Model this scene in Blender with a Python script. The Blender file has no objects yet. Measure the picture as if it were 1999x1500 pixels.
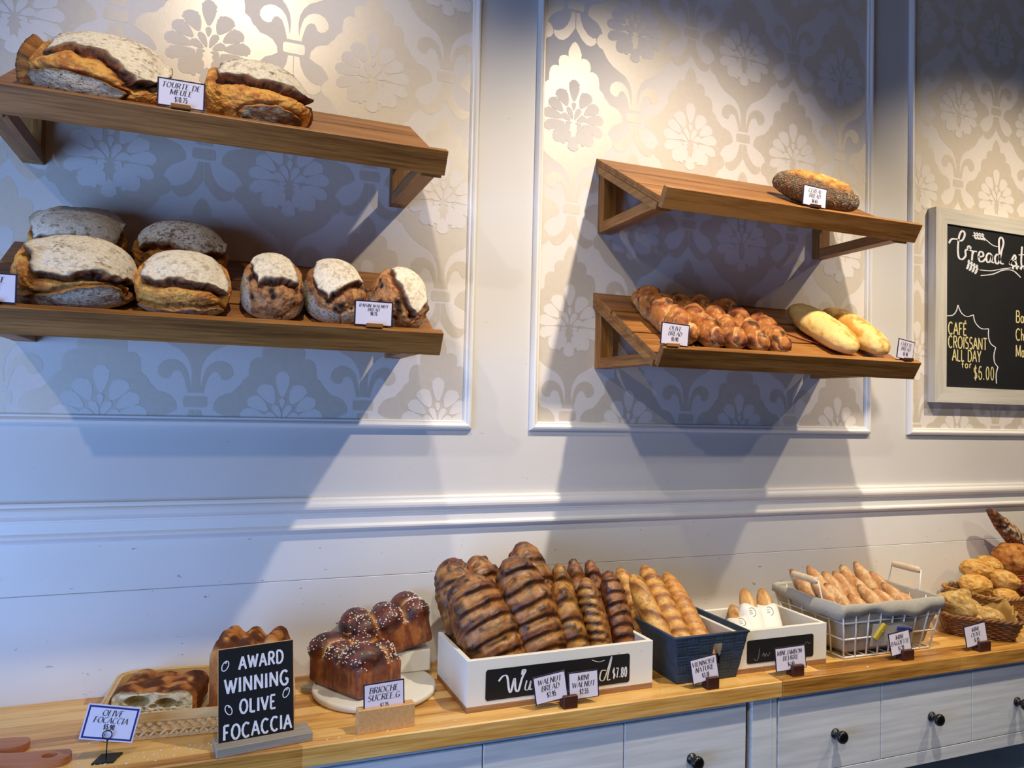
import bpy, math, random
import numpy as np
from mathutils import Vector, Matrix, noise as mnoise

C = bpy.context.scene.collection
SC = bpy.context.scene
Z0 = 1.567                      # eye height
rad = math.radians

# ------------------------------------------------------------------ camera
cam_d = bpy.data.cameras.new('camera')
cam = bpy.data.objects.new('camera', cam_d); C.objects.link(cam)
cam_d.sensor_fit = 'HORIZONTAL'; cam_d.sensor_width = 36.0
cam_d.lens = 36.0 * 1460.0 / 1999.0
cam_d.clip_start = 0.02
YAW, PIT, ROL = 0.3712, 0.0314, 0.02355
_f = Vector((math.sin(YAW) * math.cos(PIT), math.cos(YAW) * math.cos(PIT), math.sin(PIT)))
_r = Vector((math.cos(YAW), -math.sin(YAW), 0)); _u = _r.cross(_f)
_r2 = math.cos(ROL) * _r + math.sin(ROL) * _u
_u2 = -math.sin(ROL) * _r + math.cos(ROL) * _u
_m = Matrix((_r2, _u2, -_f)).transposed().to_4x4()
_m.translation = (0, -1.9, Z0)
cam.matrix_world = _m
SC.camera = cam

# ------------------------------------------------------------------ colour management
vs = SC.view_settings
SC.display_settings.display_device = 'sRGB'
vs.view_transform = 'Standard'; vs.look = 'None'; vs.gamma = 1.0
vs.use_curve_mapping = False
vs.exposure = 0.0

# ------------------------------------------------------------------ world and lights
world = bpy.data.worlds.new('world'); SC.world = world
world.use_nodes = True
bg = world.node_tree.nodes['Background']
bg.inputs[0].default_value = (0.62, 0.74, 1.0, 1); bg.inputs[1].default_value = 0.02


def spot(name, loc, aim, power, size, blend, col, radius=0.03):
    d = bpy.data.lights.new(name, 'SPOT'); d.energy = power; d.color = col
    d.spot_size = rad(size); d.spot_blend = blend; d.shadow_soft_size = radius
    o = bpy.data.objects.new(name, d); C.objects.link(o); o.location = loc
    o.rotation_euler = (Vector(aim) - Vector(loc)).to_track_quat('-Z', 'Y').to_euler()
    return o


WARM = (1.0, 0.86, 0.68)
spot('track_lamp', (0.05, -1.10, 3.147), (0.15, 0, 1.92), 57, 72, 0.9, WARM)
spot('track_lamp', (1.32, -1.10, 3.147), (1.22, 0, 1.05), 172, 90, 1.0, WARM)
spot('track_lamp', (2.72, -1.10, 3.147), (2.66, 0, 1.2), 135, 92, 1.0, (1.0, .82, .58))
spot('track_lamp', (-1.45, -2.46, 3.147), (0.55, 0, 0.95), 56, 44, 0.75, (1.0, 0.88, 0.72))
spot('track_lamp', (0.0, -2.46, 3.147), (1.35, 0, 0.90), 66, 44, 0.75, (1.0, 0.88, 0.72))
spot('track_lamp', (3.6, -2.3, 3.147), (2.0, 0, 0.95), 40, 42, 0.75, WARM)


def area(name, loc, aim, sx, sy, power, col):
    d = bpy.data.lights.new(name, 'AREA'); d.shape = 'RECTANGLE'; d.size = sx; d.size_y = sy
    d.energy = power; d.color = col
    o = bpy.data.objects.new(name, d); C.objects.link(o); o.location = loc
    o.rotation_euler = (Vector(aim) - Vector(loc)).to_track_quat('-Z', 'Y').to_euler()
    return o


area('shop_window_daylight', (-1.7, -1.6, 1.0), (0.0, -0.1, 0.9), 1.3, 1.5, 56, (0.26, 0.48, 1.0))


# ------------------------------------------------------------------ small helpers
def lin(h):
    v = [int(h[i:i + 2], 16) / 255 for i in (0, 2, 4)]
    return tuple(x / 12.92 if x <= 0.04045 else ((x + 0.055) / 1.055) ** 2.4 for x in v)


def L4(h):
    return lin(h) + (1.0,)


def tag(o, label=None, cat=None, group=None, kind=None):
    if label: o['label'] = label
    if cat: o['category'] = cat
    if group: o['group'] = group
    if kind: o['kind'] = kind
    return o


def empty(name, loc=(0, 0, 0), label=None, cat=None, group=None):
    o = bpy.data.objects.new(name, None); C.objects.link(o)
    o.empty_display_size = 0.02; o.location = loc
    return tag(o, label, cat, group)


def mk(name, V, F, mats, parent=None, col=None, fm=None, smooth=True):
    me = bpy.data.meshes.new(name)
    if isinstance(V, np.ndarray): me.from_pydata(V.tolist(), [], [list(map(int, f)) for f in F])
    else: me.from_pydata([tuple(map(float, v)) for v in V], [], [tuple(map(int, f)) for f in F])
    if not isinstance(mats, (list, tuple)): mats = [mats]
    for m in mats: me.materials.append(m)
    if fm is not None: me.polygons.foreach_set('material_index', np.asarray(fm, dtype=np.int32))
    me.polygons.foreach_set('use_smooth', np.full(len(me.polygons), smooth))
    if col is not None:
        a = me.color_attributes.new('Col', 'FLOAT_COLOR', 'POINT')
        c4 = np.ones((len(V), 4), dtype=np.float32); c4[:, :3] = col
        a.data.foreach_set('color', c4.ravel())
    me.update()
    o = bpy.data.objects.new(name, me); C.objects.link(o)
    if parent is not None: o.parent = parent
    return o


class MB:
    """collects boxes, tubes, prisms ... and links them as ONE mesh object"""
    def __init__(s): s.V = []; s.F = []; s.M = []; s.mi = 0; s.S = []

    def add(s, V, F, T=None, smooth=False):
        b = len(s.V)
        for v in V: s.V.append(tuple(T @ Vector(v)) if T is not None else tuple(v))
        for f in F:
            s.F.append(tuple(b + i for i in f)); s.M.append(s.mi); s.S.append(smooth)
        return s

    def box(s, c, d, bev=0.0015, T=None):
        hx, hy, hz = d[0] / 2, d[1] / 2, d[2] / 2
        b = min(bev, hx * .49, hy * .49, hz * .49)
        if b <= 0:
            V = [(c[0] + x * hx, c[1] + y * hy, c[2] + z * hz) for x in (-1, 1) for y in (-1, 1) for z in (-1, 1)]
            F = [(0, 1, 3, 2), (4, 6, 7, 5), (0, 4, 5, 1), (2, 3, 7, 6), (0, 2, 6, 4), (1, 5, 7, 3)]
            return s.add(V, F, T)
        V = []; ix = {}
        for x in (-1, 1):
            for y in (-1, 1):
                for z in (-1, 1):
                    for k in range(3):
                        p = [x * hx, y * hy, z * hz]
                        for j in range(3):
                            if j != k: p[j] -= b * (x, y, z)[j]
                        ix[x, y, z, k] = len(V); V.append((c[0] + p[0], c[1] + p[1], c[2] + p[2]))
        F = []
        def q(ax, sg):
            o = [i for i in range(3) if i != ax]
            r = []
            for a, e in ((-1, -1), (1, -1), (1, 1), (-1, 1)):
                t = [0, 0, 0]; t[ax] = sg; t[o[0]] = a; t[o[1]] = e
                r.append(ix[t[0], t[1], t[2], ax])
            flip = (sg > 0) == (ax == 1)
            F.append(tuple(reversed(r)) if flip else tuple(r))
        for ax in range(3):
            for sg in (-1, 1): q(ax, sg)
        for ax in range(3):
            o = [i for i in range(3) if i != ax]
            for a in (-1, 1):
                for e in (-1, 1):
                    r = []
                    for sg, k in ((-1, o[0]), (1, o[0]), (1, o[1]), (-1, o[1])):
                        t = [0, 0, 0]; t[ax] = sg; t[o[0]] = a; t[o[1]] = e
                        r.append(ix[t[0], t[1], t[2], k])
                    flip = (a * e > 0) != (ax == 1)
                    F.append(tuple(r) if flip else tuple(reversed(r)))
        for x in (-1, 1):
            for y in (-1, 1):
                for z in (-1, 1):
                    r = [ix[x, y, z, k] for k in range(3)]
                    F.append(tuple(r) if x * y * z > 0 else tuple(reversed(r)))
        return s.add(V, F, T)

    def tube(s, pts, r, n=8, closed=False, caps=True, T=None):
        P = [Vector(p) for p in pts]; m = len(P)
        V = []; F = []
        up = None
        for i in range(m):
            a = P[(i - 1) % m] if (closed or i > 0) else P[i]
            b = P[(i + 1) % m] if (closed or i < m - 1) else P[i]
            t = (b - a).normalized()
            if up is None:
                up = Vector((0, 0, 1)) if abs(t.z) < .9 else Vector((1, 0, 0))
            u = (up - t * up.dot(t))
            if u.length < 1e-6: u = t.orthogonal()
            u.normalize(); w = t.cross(u); up = u
            ri = r[i] if isinstance(r, (list, tuple)) else r
            for k in range(n):
                an = 2 * math.pi * k / n
                V.append(P[i] + u * (ri * math.cos(an)) + w * (ri * math.sin(an)))
        for i in range(m if closed else m - 1):
            j = (i + 1) % m
            for k in range(n):
                l = (k + 1) % n
                F.append((i * n + k, i * n + l, j * n + l, j * n + k))
        if caps and not closed:
            F.append(tuple(reversed(range(n)))); F.append(tuple(range((m - 1) * n, m * n)))
        return s.add(V, F, T, True)

    def lathe(s, prof, n=32, T=None):
        """prof: list of (r,z); r==0 closes"""
        V = []; F = []; rows = []
        for r, z in prof:
            if r <= 1e-7:
                rows.append([len(V)]); V.append((0, 0, z))
            else:
                rows.append(list(range(len(V), len(V) + n)))
                V += [(r * math.cos(2 * math.pi * k / n), r * math.sin(2 * math.pi * k / n), z) for k in range(n)]
        for a, b in zip(rows, rows[1:]):
            for k in range(n):
                l = (k + 1) % n
                if len(a) == 1 and len(b) == 1: continue
                if len(a) == 1: F.append((a[0], b[l], b[k]))
                elif len(b) == 1: F.append((a[k], a[l], b[0]))
                else: F.append((a[k], a[l], b[l], b[k]))
        return s.add(V, F, T, True)

    def prism(s, poly, lo, hi, axis=2, T=None, smooth=False):
        """poly: 2D points (convex or not), extruded along axis from lo to hi"""
        def P(a, b, h):
            return {0: (h, a, b), 1: (a, h, b), 2: (a, b, h)}[axis]
        n = len(poly)
        V = [P(a, b, lo) for a, b in poly] + [P(a, b, hi) for a, b in poly]
        F = [tuple(reversed(range(n))), tuple(range(n, 2 * n))] + [(i, (i + 1) % n, n + (i + 1) % n, n + i) for i in range(n)]
        ar = sum(poly[i][0] * poly[(i + 1) % n][1] - poly[(i + 1) % n][0] * poly[i][1] for i in range(n))
        if (ar < 0) != (axis == 1): F = [tuple(reversed(f)) for f in F]
        return s.add(V, F, T, smooth)

    def build(s, name, mats, parent=None, smooth=None):
        o = mk(name, s.V, s.F, mats, parent, fm=s.M)
        sm = s.S if smooth is None else [smooth] * len(s.F)
        o.data.polygons.foreach_set('use_smooth', np.array(sm, dtype=bool))
        return o


def rotT(rx=0, ry=0, rz=0, loc=(0, 0, 0)):
    from mathutils import Euler
    return Matrix.Translation(loc) @ Euler((rx, ry, rz)).to_matrix().to_4x4()


def copy_tree(o, parent=None):
    c = o.copy(); C.objects.link(c); c.parent = parent
    for ch in list(o.children): copy_tree(ch, c)
    return c


# ------------------------------------------------------------------ vector noise (numpy)
def vnoise(P, scale=1.0, seed=0):
    P = np.asarray(P) * scale + seed * 17.37 + 101.3
    i = np.floor(P).astype(np.int64); f = P - i
    f = f * f * f * (f * (f * 6 - 15) + 10)
    def h(x, y, z):
        n = (x * 374761393 + y * 668265263 + z * 2147483647 + seed * 974711) & 0x7fffffff
        n = ((n ^ (n >> 13)) * 1274126177) & 0x7fffffff
        n = (n ^ (n >> 16)) & 0xffff
        return n / 65535.0 * 2 - 1
    r = 0
    for a in (0, 1):
        wx = f[:, 0] if a else 1 - f[:, 0]
        for b in (0, 1):
            wy = f[:, 1] if b else 1 - f[:, 1]
            for c in (0, 1):
                wz = f[:, 2] if c else 1 - f[:, 2]
                r = r + wx * wy * wz * h(i[:, 0] + a, i[:, 1] + b, i[:, 2] + c)
    return r


def fbm(P, scale, seed=0, oct=4):
    r = 0; a = 1.0; s = 0
    for k in range(oct):
        r = r + a * vnoise(P, scale * 2.03 ** k, seed + k * 7); s += a; a *= 0.5
    return r / s


def ss(a, b, x):
    t = np.clip((x - a) / (b - a), 0, 1); return t * t * (3 - 2 * t)


def mixc(c, d, m):
    d = np.asarray(d)
    return c * (1 - m[:, None]) + d * m[:, None]


# ------------------------------------------------------------------ materials
class NT:
    def __init__(s, name):
        s.m = bpy.data.materials.new(name); s.m.use_nodes = True
        s.t = s.m.node_tree; s.n = s.t.nodes; s.l = s.t.links
        s.b = s.n['Principled BSDF']

    def node(s, typ, **kw):
        n = s.n.new(typ)
        for k, v in kw.items():
            if k.startswith('i_'):
                key = k[2:]
                n.inputs[int(key) if key.isdigit() else key.replace('_', ' ')].default_value = v
            else: setattr(n, k, v)
        return n

    def link(s, a, b): s.l.new(a, b)

    def ramp(s, fac, stops, interp='LINEAR'):
        r = s.n.new('ShaderNodeValToRGB'); r.color_ramp.interpolation = interp
        e = r.color_ramp.elements
        while len(e) < len(stops): e.new(0.5)
        for x, (p, c) in zip(e, stops): x.position = p; x.color = c
        s.link(fac, r.inputs[0]); return r

    def bump(s, h, strength=0.3, dist=0.002):
        b = s.node('ShaderNodeBump'); b.inputs['Strength'].default_value = strength
        b.inputs['Distance'].default_value = dist
        s.link(h, b.inputs['Height']); s.link(b.outputs[0], s.b.inputs['Normal']); return b

    def noise(s, scale, detail=4, rough=0.55, mapping=None, vec=None, coord='Object'):
        n = s.node('ShaderNodeTexNoise'); n.inputs['Scale'].default_value = scale
        n.inputs['Detail'].default_value = detail; n.inputs['Roughness'].default_value = rough
        tc = s.node('ShaderNodeTexCoord')
        src = tc.outputs[coord] if vec is None else vec
        if mapping:
            mp = s.node('ShaderNodeMapping'); mp.inputs['Scale'].default_value = mapping
            s.link(src, mp.inputs[0]); src = mp.outputs[0]
        s.link(src, n.inputs['Vector']); return n


def plain(name, col, rough=0.5, metal=0.0, bumpy=0, bscale=200, spec=0.5, var=0.06):
    t = NT(name)
    n = t.noise(bscale * .25, 4)
    a = tuple(min(1, c * (1 - var)) for c in lin(col)) + (1,); b = tuple(min(1, c * (1 + var)) for c in lin(col)) + (1,)
    r = t.ramp(n.outputs[0], [(0.3, a), (0.7, b)]); t.link(r.outputs[0], t.b.inputs['Base Color'])
    t.b.inputs['Roughness'].default_value = rough; t.b.inputs['Metallic'].default_value = metal
    t.b.inputs['Specular IOR Level'].default_value = spec
    if bumpy: t.bump(t.noise(bscale, 5).outputs[0], bumpy, 0.001)
    return t.m


def wood(name, cols, axis=0, grain=1.0, rough=0.45, staves=0, bump=0.25, coat=0.0):
    """long-grained timber; axis = direction of the grain; staves = width of glued strips"""
    t = NT(name)
    tc = t.node('ShaderNodeTexCoord'); oi = t.node('ShaderNodeObjectInfo')
    add = t.node('ShaderNodeVectorMath', operation='ADD')
    sc = t.node('ShaderNodeVectorMath', operation='SCALE'); sc.inputs['Scale'].default_value = 13.0
    cmb = t.node('ShaderNodeCombineXYZ')
    for k in range(3): t.link(oi.outputs['Random'], cmb.inputs[k])
    t.link(cmb.outputs[0], sc.inputs[0]); t.link(tc.outputs['Object'], add.inputs[0]); t.link(sc.outputs[0], add.inputs[1])
    vec = add.outputs[0]
    s = [38 * grain] * 3; s[axis] = 2.2 * grain
    n1 = t.noise(1.0, 6, .62, mapping=s, vec=vec)
    s2 = [260 * grain] * 3; s2[axis] = 9 * grain
    n2 = t.noise(1.0, 3, .6, mapping=s2, vec=vec)
    s3 = [7 * grain] * 3; s3[axis] = 0.9 * grain
    n3 = t.noise(1.0, 3, .5, mapping=s3, vec=vec)
    m1 = t.node('ShaderNodeMath', operation='MULTIPLY_ADD'); m1.inputs[1].default_value = 0.5
    t.link(n2.outputs[0], m1.inputs[0])
    m0 = t.node('ShaderNodeMath', operation='MULTIPLY'); m0.inputs[1].default_value = 0.65
    t.link(n1.outputs[0], m0.inputs[0]); t.link(m0.outputs[0], m1.inputs[2])
    m2 = t.node('ShaderNodeMath', operation='MULTIPLY_ADD'); m2.inputs[1].default_value = 0.45
    t.link(n3.outputs[0], m2.inputs[0]); t.link(m1.outputs[0], m2.inputs[2])
    fac = m2.outputs[0]
    if staves:
        sep = t.node('ShaderNodeSeparateXYZ'); t.link(tc.outputs['Object'], sep.inputs[0])
        dv = t.node('ShaderNodeMath', operation='DIVIDE'); dv.inputs[1].default_value = staves
        t.link(sep.outputs[1], dv.inputs[0])
        fl = t.node('ShaderNodeMath', operation='FLOOR'); t.link(dv.outputs[0], fl.inputs[0])
        dx = t.node('ShaderNodeMath', operation='MULTIPLY_ADD'); dx.inputs[1].default_value = 1.3
        t.link(sep.outputs[0], dx.inputs[0])
        m7 = t.node('ShaderNodeMath', operation='MULTIPLY'); m7.inputs[1].default_value = 0.617
        t.link(fl.outputs[0], m7.inputs[0]); t.link(m7.outputs[0], dx.inputs[2])
        fx = t.node('ShaderNodeMath', operation='FLOOR'); t.link(dx.outputs[0], fx.inputs[0])
        c2 = t.node('ShaderNodeCombineXYZ'); t.link(fx.outputs[0], c2.inputs[0]); t.link(fl.outputs[0], c2.inputs[1])
        wn = t.node('ShaderNodeTexWhiteNoise'); t.link(c2.outputs[0], wn.inputs[0])
        m3 = t.node('ShaderNodeMath', operation='MULTIPLY_ADD'); m3.inputs[1].default_value = 0.42
        t.link(wn.outputs['Value'], m3.inputs[0]); t.link(fac, m3.inputs[2])
        m4 = t.node('ShaderNodeMath', operation='SUBTRACT'); m4.inputs[1].default_value = 0.21
        t.link(m3.outputs[0], m4.inputs[0]); fac = m4.outputs[0]
    k = len(cols)
    r = t.ramp(fac, [(0.42 + 0.58 * i / (k - 1) * .85, L4(c)) for i, c in enumerate(cols)])
    t.link(r.outputs[0], t.b.inputs['Base Color'])
    t.b.inputs['Roughness'].default_value = rough
    t.b.inputs['Coat Weight'].default_value = coat
    if bump: t.bump(m1.outputs[0], bump, 0.001)
    return t.m


def bread_mat(name, rough=0.6, bump=0.5, bscale=420, spec=0.35, var=0.35, coat=0.0, sss=0.0):
    """crust: colour from the loaf's own crust map, broken up by fine noise"""
    t = NT(name)
    at = t.node('ShaderNodeVertexColor', layer_name='Col')
    n = t.noise(bscale * .5, 6, .7)
    r = t.ramp(n.outputs[0], [(0.25, (1 - var, 1 - var, 1 - var, 1)), (0.75, (1 + var * .6,) * 3 + (1,))])
    mx = t.node('ShaderNodeMix', data_type='RGBA', blend_type='MULTIPLY'); mx.inputs['Factor'].default_value = 1
    t.link(at.outputs['Color'], mx.inputs[6]); t.link(r.outputs[0], mx.inputs[7])
    t.link(mx.outputs[2], t.b.inputs['Base Color'])
    t.b.inputs['Roughness'].default_value = rough; t.b.inputs['Specular IOR Level'].default_value = spec
    t.b.inputs['Coat Weight'].default_value = coat; t.b.inputs['Coat Roughness'].default_value = 0.3
    t.bump(t.noise(bscale, 6, .65).outputs[0], bump, 0.0015)
    return t.m


def paint(name, col, rough=0.45, scuffs=0.0, grain=False, gmap=(3.5, 50, 70)):
    t = NT(name)
    n = t.noise(3.0, 3)
    a = tuple(c * .96 for c in lin(col)) + (1,); b = tuple(min(1, c * 1.03) for c in lin(col)) + (1,)
    r = t.ramp(n.outputs[0], [(0.3, a), (0.7, b)])
    out = r.outputs[0]
    if scuffs:
        n2 = t.noise(1.0, 5, .75, mapping=(22, 22, 60))
        th = t.ramp(n2.outputs[0], [(0.0, (0, 0, 0, 1)), (0.655, (0, 0, 0, 1)), (0.668, (scuffs,) * 3 + (1,))])
        mx = t.node('ShaderNodeMix', data_type='RGBA'); t.link(th.outputs[0], mx.inputs[0])
        t.link(out, mx.inputs[6]); mx.inputs[7].default_value = L4('4a4a52'); out = mx.outputs[2]
    if grain:
        n3 = t.noise(1.0, 5, .6, mapping=gmap)
        g = t.ramp(n3.outputs[0], [(0.35, (0.80, 0.80, 0.80, 1)), (0.6, (1, 1, 1, 1))])
        mx = t.node('ShaderNodeMix', data_type='RGBA', blend_type='MULTIPLY'); mx.inputs['Factor'].default_value = 1
        t.link(out, mx.inputs[6]); t.link(g.outputs[0], mx.inputs[7]); out = mx.outputs[2]
    t.link(out, t.b.inputs['Base Color']); t.b.inputs['Roughness'].default_value = rough
    if grain: t.bump(t.noise(1.0, 5, .6, mapping=tuple(g * 1.7 for g in gmap)).outputs[0], 0.3, 0.0006)
    else: t.bump(t.noise(60, 3).outputs[0], 0.05, 0.001)
    return t.m


M = {}
M['wall'] = paint('wall_paint', 'd6d3d0', .5, scuffs=.25)
M['wains'] = paint('wainscot_paint', 'e6e5e2', .45, scuffs=.8)
M['trim'] = paint('trim_gloss', 'eceae6', .35)
M['floor'] = plain('floor_tile', '6e655a', .5)
M['ceil'] = plain('ceiling_paint', 'd8d4cc', .8)
M['paper'] = plain('wallpaper_ground', 'e3dcd5', .62, bumpy=.1, bscale=500, var=.02, spec=.25)
M['gold'] = plain('wallpaper_gold', 'ddd2c2', .40, metal=.14, bumpy=.1, bscale=260, var=.03, spec=.8)
M['shelf'] = wood('oak_shelf', ['331a06', '5a3410', '875620', 'a9743a'], 0, 1.0, .5)
M['shelf_z'] = wood('oak_post', ['331a06', '5a3410', '875620', 'a9743a'], 2, 1.0, .5)
M['shelf_y'] = wood('oak_strut', ['331a06', '5a3410', '875620', 'a9743a'], 1, 1.0, .5)
M['top'] = wood('oak_worktop', ['6a4412', 'a6712d', 'd09a4b', 'e8bd72'], 0, 1.0, .38, staves=.04, coat=.15)
M['cab'] = paint('cabinet_paint', 'dfe4e9', .4, grain=True)
M['gap'] = plain('cabinet_inside', '2c3034', .8)
M['black'] = plain('black_knob', '0d0d0e', .28, var=.1)
M['bread'] = bread_mat('rustic_crust', .7, .85, 380)
M['glossy'] = bread_mat('glazed_crust', .40, .8, 240, .55, .38, coat=.15)
M['soft'] = bread_mat('soft_crust', .62, .3, 380, .35, .22)
M['crumb'] = bread_mat('open_crumb', .8, .8, 500, .3, .25)
M['seed'] = plain('seeds', '7d6b57', .6, var=.4, bscale=900)
M['seedp'] = plain('pale_seeds', 'd9b473', .6, var=.3, bscale=900)
M['sugar'] = plain('pearl_sugar', 'f3e6d4', .5, var=.05)
M['card'] = plain('card_paper', 'e3dcea', .5, var=.015)
M['edge'] = plain('card_edge', '23203c', .4, var=.05)
M['edgeblue'] = plain('card_blue_border', '2b2f7a', .4, var=.05)
M['plast'] = plain('laminate', 'd8d9ee', .25, var=.02)
M['ink'] = plain('card_ink', '37363f', .6, var=.02)
M['block'] = wood('dark_wood_block', ['2a120c', '3d1c12', '4d2619'], 0, 1.5, .5)
M['beech'] = plain('beech', 'd2a268', .5, var=.12, bscale=700, bumpy=.1)
M['chalkb'] = plain('chalkboard', '15161a', .55, var=.25, bscale=30)
M['chalk'] = plain('chalk', 'e6e8ee', .85, var=.12, bscale=900)
M['chalky'] = plain('chalk_yellow', 'e2d69a', .85, var=.12, bscale=900)
M['chalkdim'] = plain('chalk_faint', '5d6068', .85, var=.3, bscale=900)
M['frame'] = paint('washed_frame', 'd6d2c8', .55, grain=True)
M['frame_v'] = paint('washed_frame_upright', 'd6d2c8', .55, grain=True, gmap=(70, 50, 3.5))
M['greywood'] = wood('grey_sign_base', ['6d665a', '8f8777', 'a49b8a'], 0, 1.3, .55)
M['white_wood'] = paint('white_crate_paint', 'e9e7dc', .5, scuffs=.5, grain=False)
M['raw'] = wood('raw_crate_base', ['5b3a22', '8d6240', 'a97d55'], 0, 1.6, .6)
M['bamboo'] = wood('bamboo', ['a9834c', 'c9a368', 'dcbb84'], 0, 1.4, .4)
M['navy'] = plain('navy_paper_weave', '2b3e52', .6, var=.2, bscale=160, bumpy=.3)
M['wire'] = plain('white_wire', 'e4e2da', .35, var=.02)
M['linen'] = plain('grey_linen', 'b0aca0', .85, var=.1, bscale=900, bumpy=.3)
M['grip'] = wood('pale_grip', ['b29672', 'cdb491', 'dcc7a6'], 0, 2.0, .5)
M['wicker'] = plain('brown_wicker', '7e5330', .5, var=.3, bscale=180)
M['wickerl'] = plain('tan_wicker', 'a87e4a', .5, var=.3, bscale=180)
M['kraft'] = plain('kraft_paper', 'b08a45', .6, var=.1)
M['wrap'] = plain('white_wrap', 'ece9e4', .55, var=.03)
M['marble'] = plain('white_marble', 'dedcd0', .3, var=.05, bscale=20)
M['slate'] = plain('black_metal', '23282e', .4, metal=.5)
M['paddle'] = wood('reddish_paddle', ['8a4d2b', 'a9683f', 'bd7e55'], 0, .8, .45)
M['pegy'] = plain('yellow_peg', 'c9b23a', .45)
M['pegb'] = plain('blue_peg', '2c3a86', .45)
M['red'] = plain('red_cord', '9a4a35', .6)
M['steel'] = plain('steel', 'b8b8b8', .3, metal=.9)
# ------------------------------------------------------------------ lettering (stroke alphabet)
def arc(cx, cy, rx, ry, a0, a1, n=14):
    return [(cx + rx * math.cos(rad(a0 + (a1 - a0) * i / n)), cy + ry * math.sin(rad(a0 + (a1 - a0) * i / n))) for i in range(n + 1)]


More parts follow.
